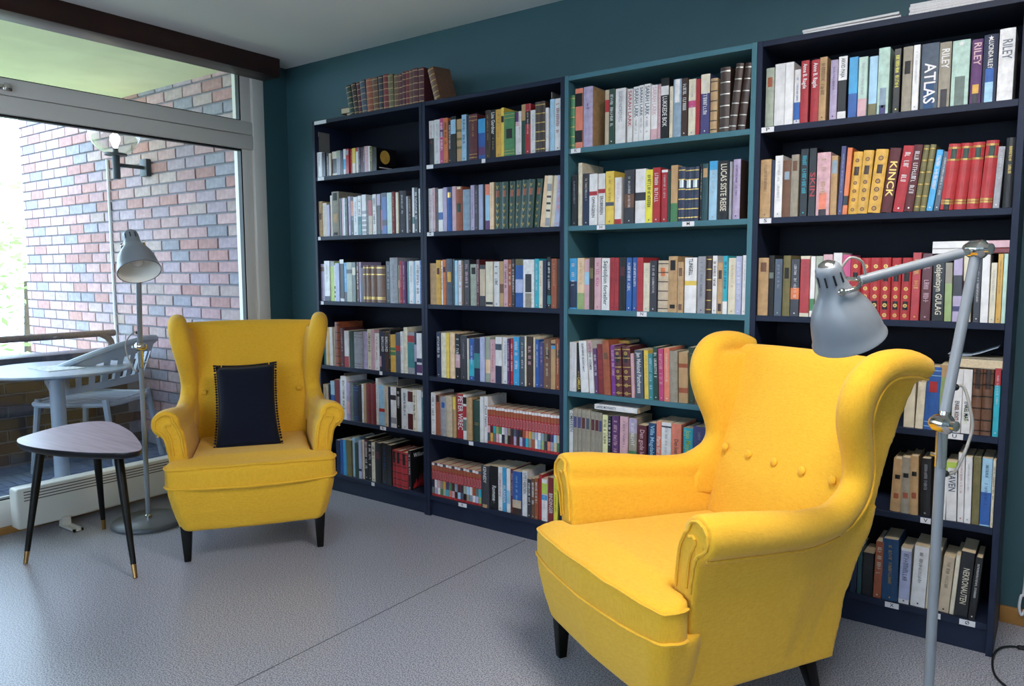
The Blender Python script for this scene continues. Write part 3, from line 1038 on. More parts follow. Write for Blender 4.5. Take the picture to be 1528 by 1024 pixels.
import re
BOOKS = '''
#1A 1.724
210 388 132 0.0 d white t=grey
604 277 126 0.0 d black
887 275 123 0.0 d charcoal t=lilac
1168 168 119 0.0 d beige
1343 396 126 0.0 d charcoal k=cream:.7-1 k=cream:0-.1
1745 310 127 0.0 d grey k=sage:.7-1
2061 123 125 0.0 d slate
2190 123 126 0.0 d navy
2318 183 130 0.0 d white k=skyblue:.2-.6
2508 223 130 0.0 d red k=grey:.75-.95
2736 241 127 0.0 d red t=orange
2983 239 128 0.0 d yellow k=cream:0-.4
3229 178 129 0.0 d white k=red:.85-1
3413 118 128 0.0 d navy t=white
3537 177 130 0.0 d maroon
3720 137 130 0.0 d slate t=white
3863 291 130 0.0 d rose t=white
4161 116 128 0.0 d white
4282 192 124 0.0 d olive t=cream
4481 286 118 0.0 d black emblem
#1B 1.406
212 318 189 0.0 h tan k=brown:.48-.66
536 326 179 0.0 p beige t=grey
868 244 167 0.0 p lilac
1118 158 216 0.0 p cream
1282 553 234 0.0 h stone k=black:.8-.97 k=tan:.3-.5 k=black:.02-.08
1841 166 197 0.0 p black
2013 159 197 0.0 p rose
2178 142 197 0.0 p white
2326 218 192 0.0 p black tb=green
2550 189 202 0.0 p lilac t=purple
2746 242 201 0.0 p black k=orange:.5-.88 t=white
2994 320 197 0.0 p white t=blue
3320 254 201 0.0 p white k=teal:0-.47 tb=black
3580 325 205 0.0 p white k=grey:.02-.1 k=grey:.14-.22 k=grey:.26-.34 k=grey:.38-.46 k=grey:.52-.6
3911 193 173 0.0 p charcoal t=tan
4109 274 173 0.0 p beige k=red:.55-1
4389 266 202 0.0 p white tb=navy
4662 254 202 0.0 p charcoal k=lilac:.72-1
4922 167 204 0.0 p navy k=red:.1-.6
5095 326 205 0.0 p blue k=navy:.2-.34 k=navy:.9-1
5426 357 204 0.0 p mint
5790 260 206 0.0 h dark_red t=tan
6056 166 202 0.0 p cream
6228 474 208 0.0 h charcoal t=white
6708 144 180 0.0 p grey
6857 285 181 0.0 h dark_brown t=tan
7148 142 218 0.0 p white k=teal:.2-.35
7296 235 217 0.0 p black tb=white
7537 200 212 0.0 p white t=grey
#1C 1.057
210 321 201 0.0 p lilac k=brown:.8-.92
537 433 217 0.0 p white t=grey k=navy:0-.12
976 314 213 0.0 p lime k=grey:.88-1
1296 125 194 0.0 p white k=black:.1-.16 k=black:.22-.28 k=black:.34-.42
1426 327 205 0.0 p lavender
1759 307 224 0.0 p black k=white:.9-1 k=white:0-.07
2072 260 207 0.0 p skyblue k=navy:0-.25 t=white
2339 428 208 0.0 p sage k=charcoal:.72-.82
2772 260 208 0.0 p green_grey k=cream:.68-.87
3039 189 209 0.0 p maroon tb=white
3233 145 209 0.0 p lilac t=maroon
3384 213 179 0.0 p charcoal k=maroon:.6-.95
3604 233 191 0.0 e brown g=gold
3843 320 191 0.0 e brown g=gold
4169 441 191 0.0 e brown g=gold
4616 618 190 0.0 e brown g=gold
5240 327 211 0.0 p black t=grey
5573 521 229 0.0 h grey t=slate
6100 123 192 0.0 p olive k=tan:.4-.6
6229 196 211 0.0 h crimson t=rose
6430 243 210 0.0 h purple t=rose
6679 169 210 0.0 p teal
6854 287 211 0.0 p white t=black
7148 95 208 0.0 p light_blue
7249 355 212 0.0 p white tb=black
7610 141 215 0.0 p blue t=light_blue
#1D 0.704
266 175 205 0.0 p teal
459 192 206 0.0 p cream
657 185 209 0.0 p mustard
848 264 210 0.0 p white
1118 137 209 0.0 p beige
1262 408 240 0.0 e rust b=black
1676 354 210 0.0 h maroon t=grey
2036 333 196 0.0 p white k=red:0-.3
2375 440 194 0.0 h dark_green
2821 622 193 0.0 h grey b=brown
3449 309 197 0.0 h lilac
3764 317 211 0.0 p cream tb=black
4087 236 212 0.0 p rose
4329 328 194 0.0 p white t=red
4663 165 215 0.0 p charcoal k=rose:.1-.35
4834 236 203 0.0 p navy T=white:BØKLUND:.5-.88
5076 290 204 0.0 p dark_brown T=white:BØKLUND:.5-.88
5372 126 216 0.0 p black t=white
5504 361 192 0.0 p mustard k=green:.45-.55 k=green:.58-.66
5871 347 203 0.0 p slate k=red:.55-.68
6224 177 211 0.0 p white t=black
6408 254 232 0.0 h cream t=grey
6668 497 210 0.0 p grey k=teal:.15-.75 k=red:.76-.92
7171 167 215 0.0 p navy k=lilac:.3-.7
7344 355 208 0.0 p white k=navy:.3-.4 k=purple:.05-.25
#1E 0.415
210 433 180 0.0 p beige t=navy
649 100 183 0.0 p navy
755 351 202 0.0 p light_blue k=blue:.3-.62
1112 434 213 0.0 p dark_red
1552 103 214 0.0 p lavender
1661 467 237 0.0 p white tb=black
2134 293 208 0.0 h lilac k=rose:.2-.5
2433 213 206 0.0 h green_grey
2652 388 195 0.0 h navy b=blue
3046 247 204 0.0 p black
3299 164 207 0.0 p white t=black
3469 185 211 0.0 p tan
3660 367 213 0.0 h dark_red
4033 320 216 0.0 h dark_red
4359 180 246 0.0 p white t=black
4545 461 214 0.0 p light_blue k=red:.34-.42
5012 249 212 0.0 p beige t=brown
5267 180 210 0.0 p navy
5454 383 212 0.0 p white k=grey:.1-.25 k=charcoal:.68-.8
5843 303 212 0.0 p black tb=white
6152 484 208 0.0 p white tb=navy
6642 360 203 0.0 p white k=maroon:.72-.98 k=maroon:.02-.42
7008 234 211 0.0 p cream tb=black
7249 315 212 0.0 p white
7569 221 205 0.0 p teal k=white:.86-1 t=white
#1F 0.104
1150 306 188 0.0 p navy
1462 278 196 0.0 p blue
1747 251 196 0.0 p skyblue
2004 398 200 0.0 p olive
2408 197 216 0.0 p light_blue t=white
2611 352 187 0.0 h dark_green
2969 213 208 0.0 p lavender k=navy:.2-.26
3189 154 214 0.0 p cream
3349 278 229 0.0 p black tb=white k=maroon:.55-.95
3633 295 216 0.0 p black tb=white
3934 292 210 0.0 p cream tb=black
4232 457 215 0.0 h black k=maroon:.6-.78
4695 405 219 0.0 p black t=blue
5106 319 214 0.0 p black
5440 297 192 0.0 e red k=black:.66-.96 b=black
5747 419 194 0.0 e red k=black:.66-.96 b=black
6175 431 191 0.0 e red k=black:.66-.96 b=black
6623 187 205 0.0 p black tb=white flame
#1T 2.02
2675 344 157 -11.1 e dark_green b=tan
3033 305 164 -8.8 e dark_brown b=tan
3353 232 163 -6.1 e maroon b=tan
3606 363 169 -6.3 e slate b=tan
3982 434 169 -3.4 e rust b=tan
4430 387 169 -3.7 e brown b=tan
4838 289 172 -2.2 e charcoal b=tan
5140 353 174 -0.7 e dark_red b=tan
5512 342 169 -1.7 e olive b=tan
5881 325 162 0.0 e brown b=tan
6225 206 162 0.0 e maroon b=tan
6444 218 168 0.0 e maroon b=tan
6681 203 169 0.0 e dark_red b=tan
6903 202 170 0.0 e brown b=tan
7124 369 172 0.0 e maroon b=tan
7524 346 170 0.0 e maroon b=tan
8561 417 158 -16.5 e brown b=gold
#2A 1.724
8288 312 205 0.0 p white k=black:0-.6 t=red
8611 371 207 0.0 p white t=grey
8994 243 209 0.0 p magenta k=purple:.6-.75 tb=white
9249 258 207 0.0 p orange tb=black
9518 178 191 0.0 p black tb=white
9707 309 208 0.0 p black k=light_blue:.62-.93
10027 306 193 0.0 p tan k=olive:.3-.36 k=olive:.5-.56 k=olive:.7-.76
10344 270 209 0.0 p light_blue tb=navy
10625 150 203 0.0 p navy
10786 478 205 0.0 h maroon t=gold b=gold
11305 397 179 0.0 p blue k=skyblue:.65-1 k=purple:.1-.3
11723 258 213 0.0 p dark_brown t=tan
11991 286 211 0.0 p black T=white:Lisa_Gardner:.5-.95 t2=tan
12298 318 209 0.0 p mustard t=brown
12626 140 213 0.0 p yellow k=black:.7-.83
12781 564 190 0.0 h green k=black:.4-.62 b=gold
13365 176 184 0.0 p white k=purple:.78-1 k=rose:.68-.77
13550 136 187 0.0 p white t=red
13692 207 214 0.0 p dark_green k=tan:.68-1
13908 258 213 0.0 p crimson k=black:.6-.85 t=white
14185 279 183 0.0 p white t=grey
14478 230 212 0.0 e dark_brown b=gold
14717 260 212 0.0 e dark_brown b=gold
14991 143 183 0.0 p white t=grey
15170 224 217 0.0 p light_blue t=white
15422 289 216 0.0 p white tb=dark_red
#2B 1.406
8210 281 207 0.0 p white tb=rose
8497 175 208 0.0 p rose t=brown
8678 174 207 0.0 p dark_brown t=orange
8857 287 201 0.0 p white k=blue:.28-.45
9150 239 206 0.0 p lilac
9395 310 206 0.0 h blue k=gold:.76-.88 k=charcoal:.9-1
9711 251 207 0.0 p rose
9968 386 204 0.0 h rust k=dark_green:.42-.62 k=cream:.94-1
10373 424 188 0.0 h blue_grey
10819 225 205 0.0 p lilac t=purple
11055 202 203 0.0 p charcoal t=lilac
11268 285 205 0.0 p lavender
11579 100 204 0.0 p black
11700 260 203 0.0 p light_blue k=coral:.76-1 k=purple:0-.2
11981 217 210 0.0 p peach t=tan
12213 413 208 0.0 e dark_green k=rust:.68-.82 v=gold
12642 337 207 0.5 e dark_green k=rust:.68-.82 v=gold
12994 318 207 1.7 e dark_green k=rust:.68-.82 v=gold
13332 285 208 2.4 e dark_green k=rust:.68-.82 v=gold
13632 355 208 3.7 e dark_green k=rust:.68-.82 v=gold
14007 322 208 4.0 e dark_green k=rust:.68-.82 v=gold
14343 290 208 5.2 e dark_green k=rust:.68-.82 v=gold
14665 296 218 6.6 p peach
14975 218 217 4.1 p cream k=grey:.02-.18 k=charcoal:.3-.34 k=charcoal:.44-.48 k=charcoal:.57-.61 k=grey:.7-.84
15207 217 216 5.0 p cream
15442 265 214 4.9 p lavender tb=coral
#2C 1.057
8279 399 199 0.0 h tan
8689 278 214 0.0 h mustard k=maroon:.68-.82
8979 115 210 0.0 p white tb=black
9106 206 216 0.0 h orange k=maroon:.72-.84
9335 374 219 0.0 h slate k=mustard:.5-.72
9721 101 217 0.0 p dark_teal
9845 179 211 0.0 p light_blue tb=white
10035 211 211 0.0 p white tb=crimson
10257 144 211 0.0 p brown t=tan
10423 318 213 0.0 p charcoal tb=rose
10762 406 193 0.0 h sage k=black:.76-.92
11184 171 214 0.0 p maroon tb=rose
11372 319 189 0.0 p beige k=charcoal:0-.25 k=charcoal:.9-1
11717 404 204 0.0 p cream k=black:.04-.1
12146 316 204 0.0 p white tb=navy
12477 225 205 0.0 p tan k=brown:.3-.5
12718 229 212 0.0 p rose tb=maroon
12957 192 212 0.0 p rust tb=cream
13163 160 214 0.0 p charcoal tb=white
13349 416 214 0.0 p blue k=olive:.87-1 k=lavender:.3-.58
13794 579 211 0.0 h white k=charcoal:.32-.7 k=stone:0-.3
14392 225 214 0.0 p turquoise t=white
14632 195 205 0.0 p cream t=red
14841 198 208 0.0 p navy
15058 192 221 0.0 p black k=teal:.08-.25 tb=white
15264 288 214 0.0 p rust t=tan
15566 156 213 0.0 p dark_brown
#2D 0.704
8663 264 220 0.0 p navy tb=white
8938 325 218 0.0 h cream
9280 184 219 0.0 h yellow
9481 297 220 0.0 h peach
9795 288 215 0.0 p black tb=white k=rose:.25-.55
10105 413 211 0.0 p charcoal t=grey
10534 94 197 0.0 p cream
10639 335 198 0.0 p blue k=turquoise:.1-.5 t=white
10991 347 202 0.0 p navy k=teal:.3-.65
11354 274 209 0.0 p lavender t=white
11644 271 211 0.0 p sage k=peach:.2-.5
11936 295 200 0.0 p rose t=red
12246 359 214 0.0 p white k=navy:0-.38 k=slate:.72-.85
12620 293 214 0.0 p white t=blue
12929 148 209 0.0 p purple tb=rose
13087 152 208 0.0 p red tb=white
13274 317 220 0.0 p skyblue tb=white
13606 278 223 0.0 p slate t=white
13894 94 226 0.0 p cream
13998 333 225 0.0 p dark_brown tb=rose
14341 73 224 0.0 p cream
14424 198 213 0.0 p blue t=white
14636 245 202 0.0 p indigo t=rose
14900 389 220 0.0 h brown k=dark_brown:.62-.78 t=cream
15299 225 216 0.0 p tan k=skyblue:.82-.88 k=navy:.89-.93
15538 200 223 0.0 h rust k=dark_brown:.62-.78 t=cream
#2E 0.415
8261 272 208 0.0 p white tb=slate
8544 293 197 0.0 h rust k=black:.84-1
8855 359 194 0.0 h grey k=blue:.72-.86
9231 378 202 0.0 h beige
9626 210 200 0.0 h tan k=yellow:.7-1
9853 443 217 0.0 p crimson T=white:PETER_WREC:.2-.95
10312 205 216 0.0 p white k=black:.8-.95 k=crimson:.5-.75 k=green_grey:.2-.45
10529 308 205 0.0 h tan
10853 450 196 0.0 h dark_green k=gold:.44-.45 k=gold:.4-.41
11319 209 217 0.0 p white
11539 213 219 0.0 p white T=slate:Find_hjem:.2-.95
#2F 0.104
11397 451 202 0.0 h charcoal T=white:KENNEDY:.6-.98 k=tan:.0-.08
11864 481 205 0.0 p black T=white:Ravnene:.2-.55 t2=grey
12361 230 209 0.0 p white tb=red
12607 207 208 0.0 p skyblue T=white:ISLANDIA:.2-.6
12830 211 207 0.0 p white k=light_blue:.2-.5
13056 148 208 0.0 p dark_red tb=rose
13219 485 203 0.0 p blue k=beige:.16-.34 k=dark_brown:0-.16 t=light_blue
13725 279 211 0.0 p white T=slate:UTE_I_VERDEN:.5-.95
14024 217 178 0.0 p charcoal tb=white
14256 191 184 0.0 p brown tb=white
14457 166 189 0.0 p rust tb=white
14637 174 208 0.0 p red
14826 288 192 0.0 p white k=lime:.65-.9 k=skyblue:.5-.62 t=rose
15133 299 203 0.0 p dark_red T=white:BINDINGER:.2-.65
15451 216 206 0.0 p bright_yellow t=olive
15695 95 206 0.0 p navy
#3A 1.724
16210 217 218 0.0 e green b=gold
16445 354 241 0.0 p coral k=black:.7-.92 k=black:.1-.3
16826 430 243 0.0 h lilac anchor s=tan
17845 191 217 0.0 p beige k=red:.6-.82
18049 248 217 0.0 p dark_green tb=white
18317 445 215 0.0 p white T=grey:SIGRID_NORDVEG:.4-.95
18864 222 206 0.0 p white T=crimson:SARAH_LARK:.3-.97
19111 251 212 0.0 p white T=slate:SARAH_LARK:.45-.97 t2=slate
19380 186 213 0.0 p white T=slate:SARAH_LARK:.45-.97 t2=slate
19585 265 215 0.0 p white T=slate:SARAH_LARK:.45-.97 t2=slate
19874 262 207 0.0 p white k=rose:0-.2 T=rose:SARAH_LARK:.45-.97
20148 127 208 0.0 p rose tb=white
20293 323 226 0.0 p black k=white:.72-.87 T=white:LUKKEDE_BOK:.2-.7
20633 130 193 0.0 p cream t=grey
20781 328 216 0.0 h blue_grey k=white:.6-1
21132 249 214 0.0 p dark_brown tb=white
21404 280 207 0.0 p cream k=magenta:.5-.62 t=grey
21701 158 204 0.0 p crimson
21882 347 218 0.0 p indigo k=cream:.68-1 tb=white
22251 265 198 0.0 e tan b=black
22615 369 231 0.0 e dark_brown b=silver
22994 267 235 5.7 e dark_brown b=silver
23283 280 233 6.2 e dark_brown b=silver
#3B 1.406
16303 275 211 0.0 p black t=grey
16606 182 258 0.0 h cream
16816 325 213 0.0 p navy k=charcoal:.7-1 t=cream
17161 368 208 0.0 p white T=charcoal:OPPVÅGEREN:.15-.55 k=crimson:.58-.66
17550 323 207 0.0 p white T=charcoal:EROBREREN:.2-.56 k=crimson:.62-.7
17919 371 213 0.0 p yellow t=brown k=slate:.35-.42
18310 301 186 0.0 p white k=red:0-.11 t=rose
18772 429 212 0.0 p charcoal t=white k=brown:.3-.55
19220 453 212 0.0 p white k=charcoal:.42-.57
19692 297 206 0.0 p bright_yellow tb=black
20007 318 211 0.0 p red tb=white
20343 260 201 0.0 p crimson k=white:.95-1 t=white
20615 114 196 0.0 p dark_green
20759 273 214 0.0 p tan k=green:0-.33
21056 282 206 0.0 e navy k=silver:.62-.77 b=gold
21349 267 202 0.0 e navy k=silver:.62-.77 b=gold
21627 281 201 0.0 e navy k=silver:.62-.77 b=gold
21937 97 210 0.0 p black t=cream
22044 214 209 0.0 h dark_teal k=tan:.76-.92
22281 307 217 0.0 p light_blue k=skyblue:.85-1 t=grey
22627 428 214 0.0 p black T=cream:LUCAS_SISTE_REISE:.15-.95
23071 92 209 0.0 p grey
23190 263 216 0.0 h lilac t=purple s=dark_brown
#3C 1.057
16210 358 214 0.0 p skyblue k=navy:.03-.55 tb=white
16574 346 215 0.0 p peach k=olive_green:0-.32 t=tan
16926 265 209 0.0 p rose k=light_blue:.5-.75
17197 214 216 0.0 h dark_brown k=olive:.6-.8
17426 308 215 0.0 p rose tb=magenta
17761 364 213 0.0 p white T=dark_green:Septoljon_forteller:.1-.95
18145 200 215 0.0 h crimson t=maroon
18358 192 214 0.0 h crimson t=maroon
18570 308 216 0.0 h black k=maroon:.65-.82
18916 239 214 0.0 p blue tb=white
19175 192 214 0.0 p blue tb=white
19386 254 214 0.0 h crimson
19659 270 192 0.0 p cream t=grey
19948 304 201 0.0 p charcoal t=white
20295 428 201 0.0 e beige k=orange:.7-.86 b=dark_brown
20741 366 217 0.0 h tan k=black:.75-.93 k=black:.07-.14
21131 231 195 0.0 e tan k=brown:.72-.88 k=brown:.05-.17
21392 479 211 0.0 p white T=black:TLINGELL:.68-.98 k=yellow:.5-.58
21934 298 215 0.0 p grey t=slate
22250 215 217 0.0 e dark_brown b=gold
22482 180 217 0.0 p white tb=maroon
22679 212 192 0.0 e tan k=dark_brown:.68-.85 k=dark_brown:.05-.2
22913 177 216 0.0 p turquoise k=white:0-.22 tb=navy
23106 284 208 0.0 p cream t=tan
23406 211 214 0.0 p lavender tb=white
23633 157 217 0.0 p white t=grey
#3D 0.704
16210 145 211 0.0 p white t=rose
16361 202 212 0.0 p white t=lilac
16569 236 210 -1.4 p black T=yellow:CAMILLA:.05-.3 t2=tan
16827 367 219 -3.8 p white T=charcoal:ELLEN_NERVE_·_BLODETS_MAKT:.4-.95
17222 223 221 -3.9 p white k=rose:.78-1 T=charcoal:KATE_NERVE_·_SVERMERI:.45-.95
17466 173 190 -3.5 p purple tb=white
17652 288 210 -3.0 p dark_red tb=red
17954 298 226 -3.2 h rust k=brown:.66-.78
18273 208 209 -2.9 p violet tb=rose
18501 305 206 -3.1 e maroon k=black:.68-.82 b=gold m=gold
18826 360 208 -2.6 e maroon k=black:.68-.82 b=gold m=gold
19206 136 180 -2.7 p rose
19361 366 195 -2.5 p slate T=white:Jan_Mehlund_Pantherens:.1-.95
19759 197 197 -2.0 p yellow t=tan
19968 208 185 -1.9 p teal tb=light_blue
20189 206 212 -2.0 p dark_green tb=white
20407 223 207 -2.2 p magenta tb=rose
20648 239 212 -1.5 p coral t=white
20905 315 202 -1.6 h stone
21244 382 198 -1.5 p tan k=rust:.2-.3 k=rust:.7-.78
21643 230 220 -1.4 p dark_green tb=olive
21890 245 223 0.0 p brown
#3E 0.415
16210 226 204 0.0 p white T=slate:OMAVEIEN:.55-.95
16442 217 217 0.0 h stone k=indigo:.62-.84
16665 172 216 0.0 h stone k=indigo:.62-.84
16843 199 215 0.0 h stone k=maroon:.62-.84
17049 226 215 0.0 h stone k=slate:.62-.84
17281 217 212 0.0 h stone k=maroon:.62-.84
17504 195 212 0.0 h stone k=maroon:.62-.84
17704 159 211 0.0 h stone k=indigo:.62-.84
17869 240 204 0.0 p pale_yellow tb=black
18115 170 202 0.0 p black tb=white
18297 336 205 0.0 p purple tb=rose
18680 377 207 0.0 p rose t=purple
19110 358 205 0.0 p stone k=green:0-.34 k=lilac:.7-1 tb=white
19501 385 180 0.0 p maroon T=rose:Den_gode_legen:.15-.9
19962 334 194 0.0 p dark_blue T=light_blue:Villa_Magdalena:.2-.95
20315 218 205 0.0 p coral T=white:Paris_for_en:.25-.7
20552 413 205 0.0 p white k=black:0-.17 k=charcoal:.9-.93 t=grey
20983 406 204 0.0 p coral T=brown:Den_livsreisen:.25-.7 k=purple:0-.12
21449 393 192 0.0 p turquoise T=lime:Jojo_Moyes:.45-.95
21871 519 204 0.0 h indigo t=grey
#4A 1.724
24293 283 203 0.0 h sage k=rust:.68-.84
24594 359 213 0.0 p white
24977 280 211 0.0 p white
25270 205 184 0.0 p white k=blue:.08-.4 t=blue
25493 256 209 0.0 h crimson T=white:Anne_B._Ragde:.55-.95
25826 264 207 0.0 h crimson T=white:Anne_B._Ragde:.55-.95
26107 226 211 0.0 h tan tb=brown
26471 217 195 0.0 h lilac t=purple
26699 276 204 0.0 p black k=white:.62-1 k=white:0-.12 T=black:ARVID_PAIJA:.66-.97
27037 277 196 0.0 p blue k=skyblue:.4-1
27337 274 191 0.0 p mint k=rose:0-.3 t=grey
27659 248 189 0.0 p light_blue k=olive:0-.2
27923 330 211 0.0 h mint k=blue_grey:.1-.4 k=indigo:0-.14
28389 203 200 0.0 p black tb=bright_yellow
28645 272 202 0.0 h stone k=black:.58-.78
28943 188 202 0.0 p white t=grey
29176 479 201 0.0 h slate k=dark_blue:.0-.4 T=white:ATLAS:.08-.7
29674 313 197 0.0 h stone k=charcoal:0-.28 T=white:RILEY:.6-.9
30016 464 197 0.0 h mint k=green_grey:0-.45 star
30536 281 191 0.0 h purple k=mustard:.16-.3 k=charcoal:0-.16 T=rose:RILEY:.6-.95
30840 363 199 0.0 h navy k=light_blue:0-.3 k=blue:.3-.5 T=white:LUCINDA_RILEY:.5-.92 star
31231 396 210 0.0 h white T=slate:RILEY:.58-.85 star
#4B 1.406
24210 364 205 0.0 h tan t=brown
24590 107 201 0.0 p navy
24710 263 215 0.0 p white t=grey
24985 278 197 0.0 h brown k=blue_grey:.66-.8
25281 250 213 0.0 h stone k=brown:.74-.9
25574 259 230 0.0 p black tb=turquoise
25856 250 230 0.0 p black T=red:SKIN:.18-.75
26136 433 212 0.0 h rose k=coral:.1-.36 k=charcoal:0-.1 tb=tan
26586 202 199 0.0 h tan k=blue_grey:.7-.92
26822 154 228 1.6 p indigo t=lavender
26993 153 220 2.7 p orange k=black:.14-.28
27163 280 205 3.4 e mustard k=dark_brown:.62-.76 m=brown
27454 315 206 3.9 e mustard k=dark_brown:.62-.76 m=brown
27790 369 205 5.3 e mustard k=dark_brown:.62-.76 m=brown
28181 315 206 6.0 h maroon T=gold:KINCK:.25-.8
28538 309 210 6.7 h crimson tb=white
28873 248 210 5.9 h maroon tb=white
29137 164 208 6.1 e olive b=gold
29316 162 208 6.2 e olive b=gold
29498 181 190 6.9 p skyblue tb=white
29699 164 183 6.5 p slate t=white
29893 344 202 4.6 e red k=black:0-.17 k=dark_green:.77-.92 g=gold
30251 328 202 3.5 e red k=dark_green:.77-.92 g=gold
30603 322 202 2.5 e red k=dark_green:.77-.92 g=gold
30944 331 203 3.0 e red k=dark_green:.77-.92 g=gold
31298 165 183 2.3 h grey t=white
31541 249 207 0.5 e black t=gold
#4C 1.057
24231 362 207 0.0 h tan k=brown:.76-.92
24606 192 215 0.0 h black k=green_grey:.62-.72
24816 265 202 0.0 p slate t=grey
25101 250 214 0.0 h olive k=black:.62-.8
25369 296 201 0.0 p charcoal k=orange:.3-.5 t=white
25683 316 212 0.0 p cream k=red:.06-.95 t=dark_red
26023 156 210 0.0 p white k=green:.1-.3
26197 232 211 0.0 p sage
26447 305 216 0.0 p rose
26770 278 221 0.0 p white
27059 274 214 0.0 p magenta
27351 299 204 0.0 e red k=black:.62-.76 k=black:.16-.3 m=gold
27666 295 203 0.0 e red k=black:.62-.76 k=black:.16-.3 m=gold
27978 296 203 0.0 e red k=black:.62-.76 k=black:.16-.3 m=gold
28290 302 203 -0.6 e red k=black:.62-.76 k=black:.16-.3 m=gold
28608 271 202 -0.3 e red k=black:.62-.76 k=black:.16-.3 m=gold
28895 278 202 0.4 e red k=black:.62-.76 k=black:.16-.3 m=gold
29200 243 218 0.2 p red tb=mustard
29469 291 215 0.1 p maroon tb=rose
29800 346 197 -0.8 p black T=cream:solsjenitsyn_GULAG:.1-.95
30162 198 185 -1.1 p olive_green k=stone:.65-1
30384 244 202 -0.9 p lilac k=charcoal:.4-.72 k=indigo:.16-.24
30677 207 207 -1.8 p cream k=maroon:.52-.62
30942 176 196 -0.3 p charcoal t=white
31137 207 209 -0.5 p white
31364 154 184 -0.1 p cream t=grey
31532 139 211 -0.2 p mustard t=brown
31684 106 211 -0.2 p mint
#4D 0.704
29142 312 152 0.0 p cream
29489 226 153 1.6 h cream
29736 391 205 1.5 h blue k=red:.6-.77 b=light_blue
30166 291 213 -1.0 p olive_green k=tan:.82-1
30513 260 204 0.3 p white T=black:ENKEL_KOST:.2-.5 t2=orange
30790 244 204 -0.2 p white T=black:ENKEL_MAT:.2-.5 t2=lime
31047 247 207 0.1 e brown b=black k=dark_brown:.7-1
31307 275 208 0.1 e brown b=black k=dark_brown:.7-1
31629 161 214 -0.3 p turquoise k=red:.75-1 t=white
#4E 0.415
28862 313 180 1.8 e tan k=black:.62-.7 k=rust:.25-.35
29186 274 188 -0.9 e stone k=black:.64-.72 k=rust:.27-.37
29468 239 196 -1.7 e tan k=black:.66-.74 k=rust:.28-.38
29761 293 192 -1.4 h black t=grey
30290 197 179 0.1 p white t=grey k=lime:.92-1
30513 290 192 -1.9 p white k=lime:.9-1 T=slate:GAVEN:.5-.85
30825 174 224 -1.5 p white t=red
31009 183 214 -1.1 p white t=grey
31214 199 218 -0.7 h olive
31427 277 217 -0.2 p light_blue k=blue:.02-.5 t=navy
31718 72 215 -0.2 p cream tb=black
#4F 0.104
27741 186 134 0.0 p navy
27948 134 166 0.0 p dark_teal
28102 345 150 0.0 p black
28468 250 198 1.0 p rust tb=cream
28743 487 213 -1.3 h dark_blue t=gold
29249 318 192 0.5 p white k=lavender:.08-.95 tb=slate
29610 430 207 1.5 p white t=black
30059 334 205 1.3 p cream t=grey
30411 310 188 3.1 p beige t=black
30740 122 201 3.5 p cream
30875 383 217 3.2 p black T=cream:NEKRONAUTEN:.2-.75
31276 193 208 3.5 h black t=white'''

# ------------------------------------------------------------------ bookcases
M_CASE = mat('navy_laminate', '#1c2438', 0.5, spec=0.22, bump=0.08, bscale=350)
M_CTEAL = mat('teal_laminate', '#406a76', 0.5, spec=0.3, bump=0.08, bscale=350)
M_LBL = mat('white_label', '#d5d3d6', 0.6)
M_INK = mat('black_ink', '#15151a', 0.7)
SZ = {'A': 1.724, 'B': 1.406, 'C': 1.057, 'D': 0.704, 'E': 0.415, 'F': 0.104}
CASES = {1: ('navy bookcase by the window', 'tall narrow navy bookcase standing nearest the window corner'),
         2: ('second navy bookcase', 'tall navy bookcase between the window-corner bookcase and the teal one'),
         3: ('teal bookcase', 'tall teal bookcase between two navy ones, behind the empty armchair'),
         4: ('end bookcase', 'tall navy bookcase at the end of the row behind the lamp')}
TAGS = {1: [('A', .035, .05, ''), ('B', .025, .02, ''), ('C', .035, .02, ''), ('D', .478, .02, ''), ('E', .475, .042, 'E'), ('F', .402, .022, ''), ('T', .004, .11, '')],
        2: [('A', .024, .042, ''), ('A', .36, .02, ''), ('B', .022, .042, '='), ('E', .272, .026, ''), ('F', .204, .05, 'K')],
        3: [('A', .032, .046, 'K'), ('B', .158, .038, 'H'), ('B', .53, .048, 'M'), ('C', .345, .042, 'N')],
        4: [('A', .022, .044, 'P'), ('B', .024, .042, 'S'), ('D', .64, .047, 'U'), ('E', .58, .03, 'V'), ('F', .487, .042, 'X'), ('F', .62, .032, 'Z'), ('F', .705, .044, 'Ø')]}
TEXTS = []


def text(parent, body, m, w, h, mw, ext=0.0002, name='lettering'):
    """lettering fitted into w x h, mw = local matrix of its centre"""
    cu_ = bpy.data.curves.new(name, 'FONT')
    cu_.body = body
    cu_.align_x, cu_.align_y = 'CENTER', 'CENTER'
    cu_.extrude = 0.0
    cu_.offset = 0.012
    cu_.resolution_u = 2
    cu_.materials.append(m)
    o = bpy.data.objects.new(name, cu_)
    COL.objects.link(o)
    o.parent = parent
    TEXTS.append((o, w, h, mw))
    return o


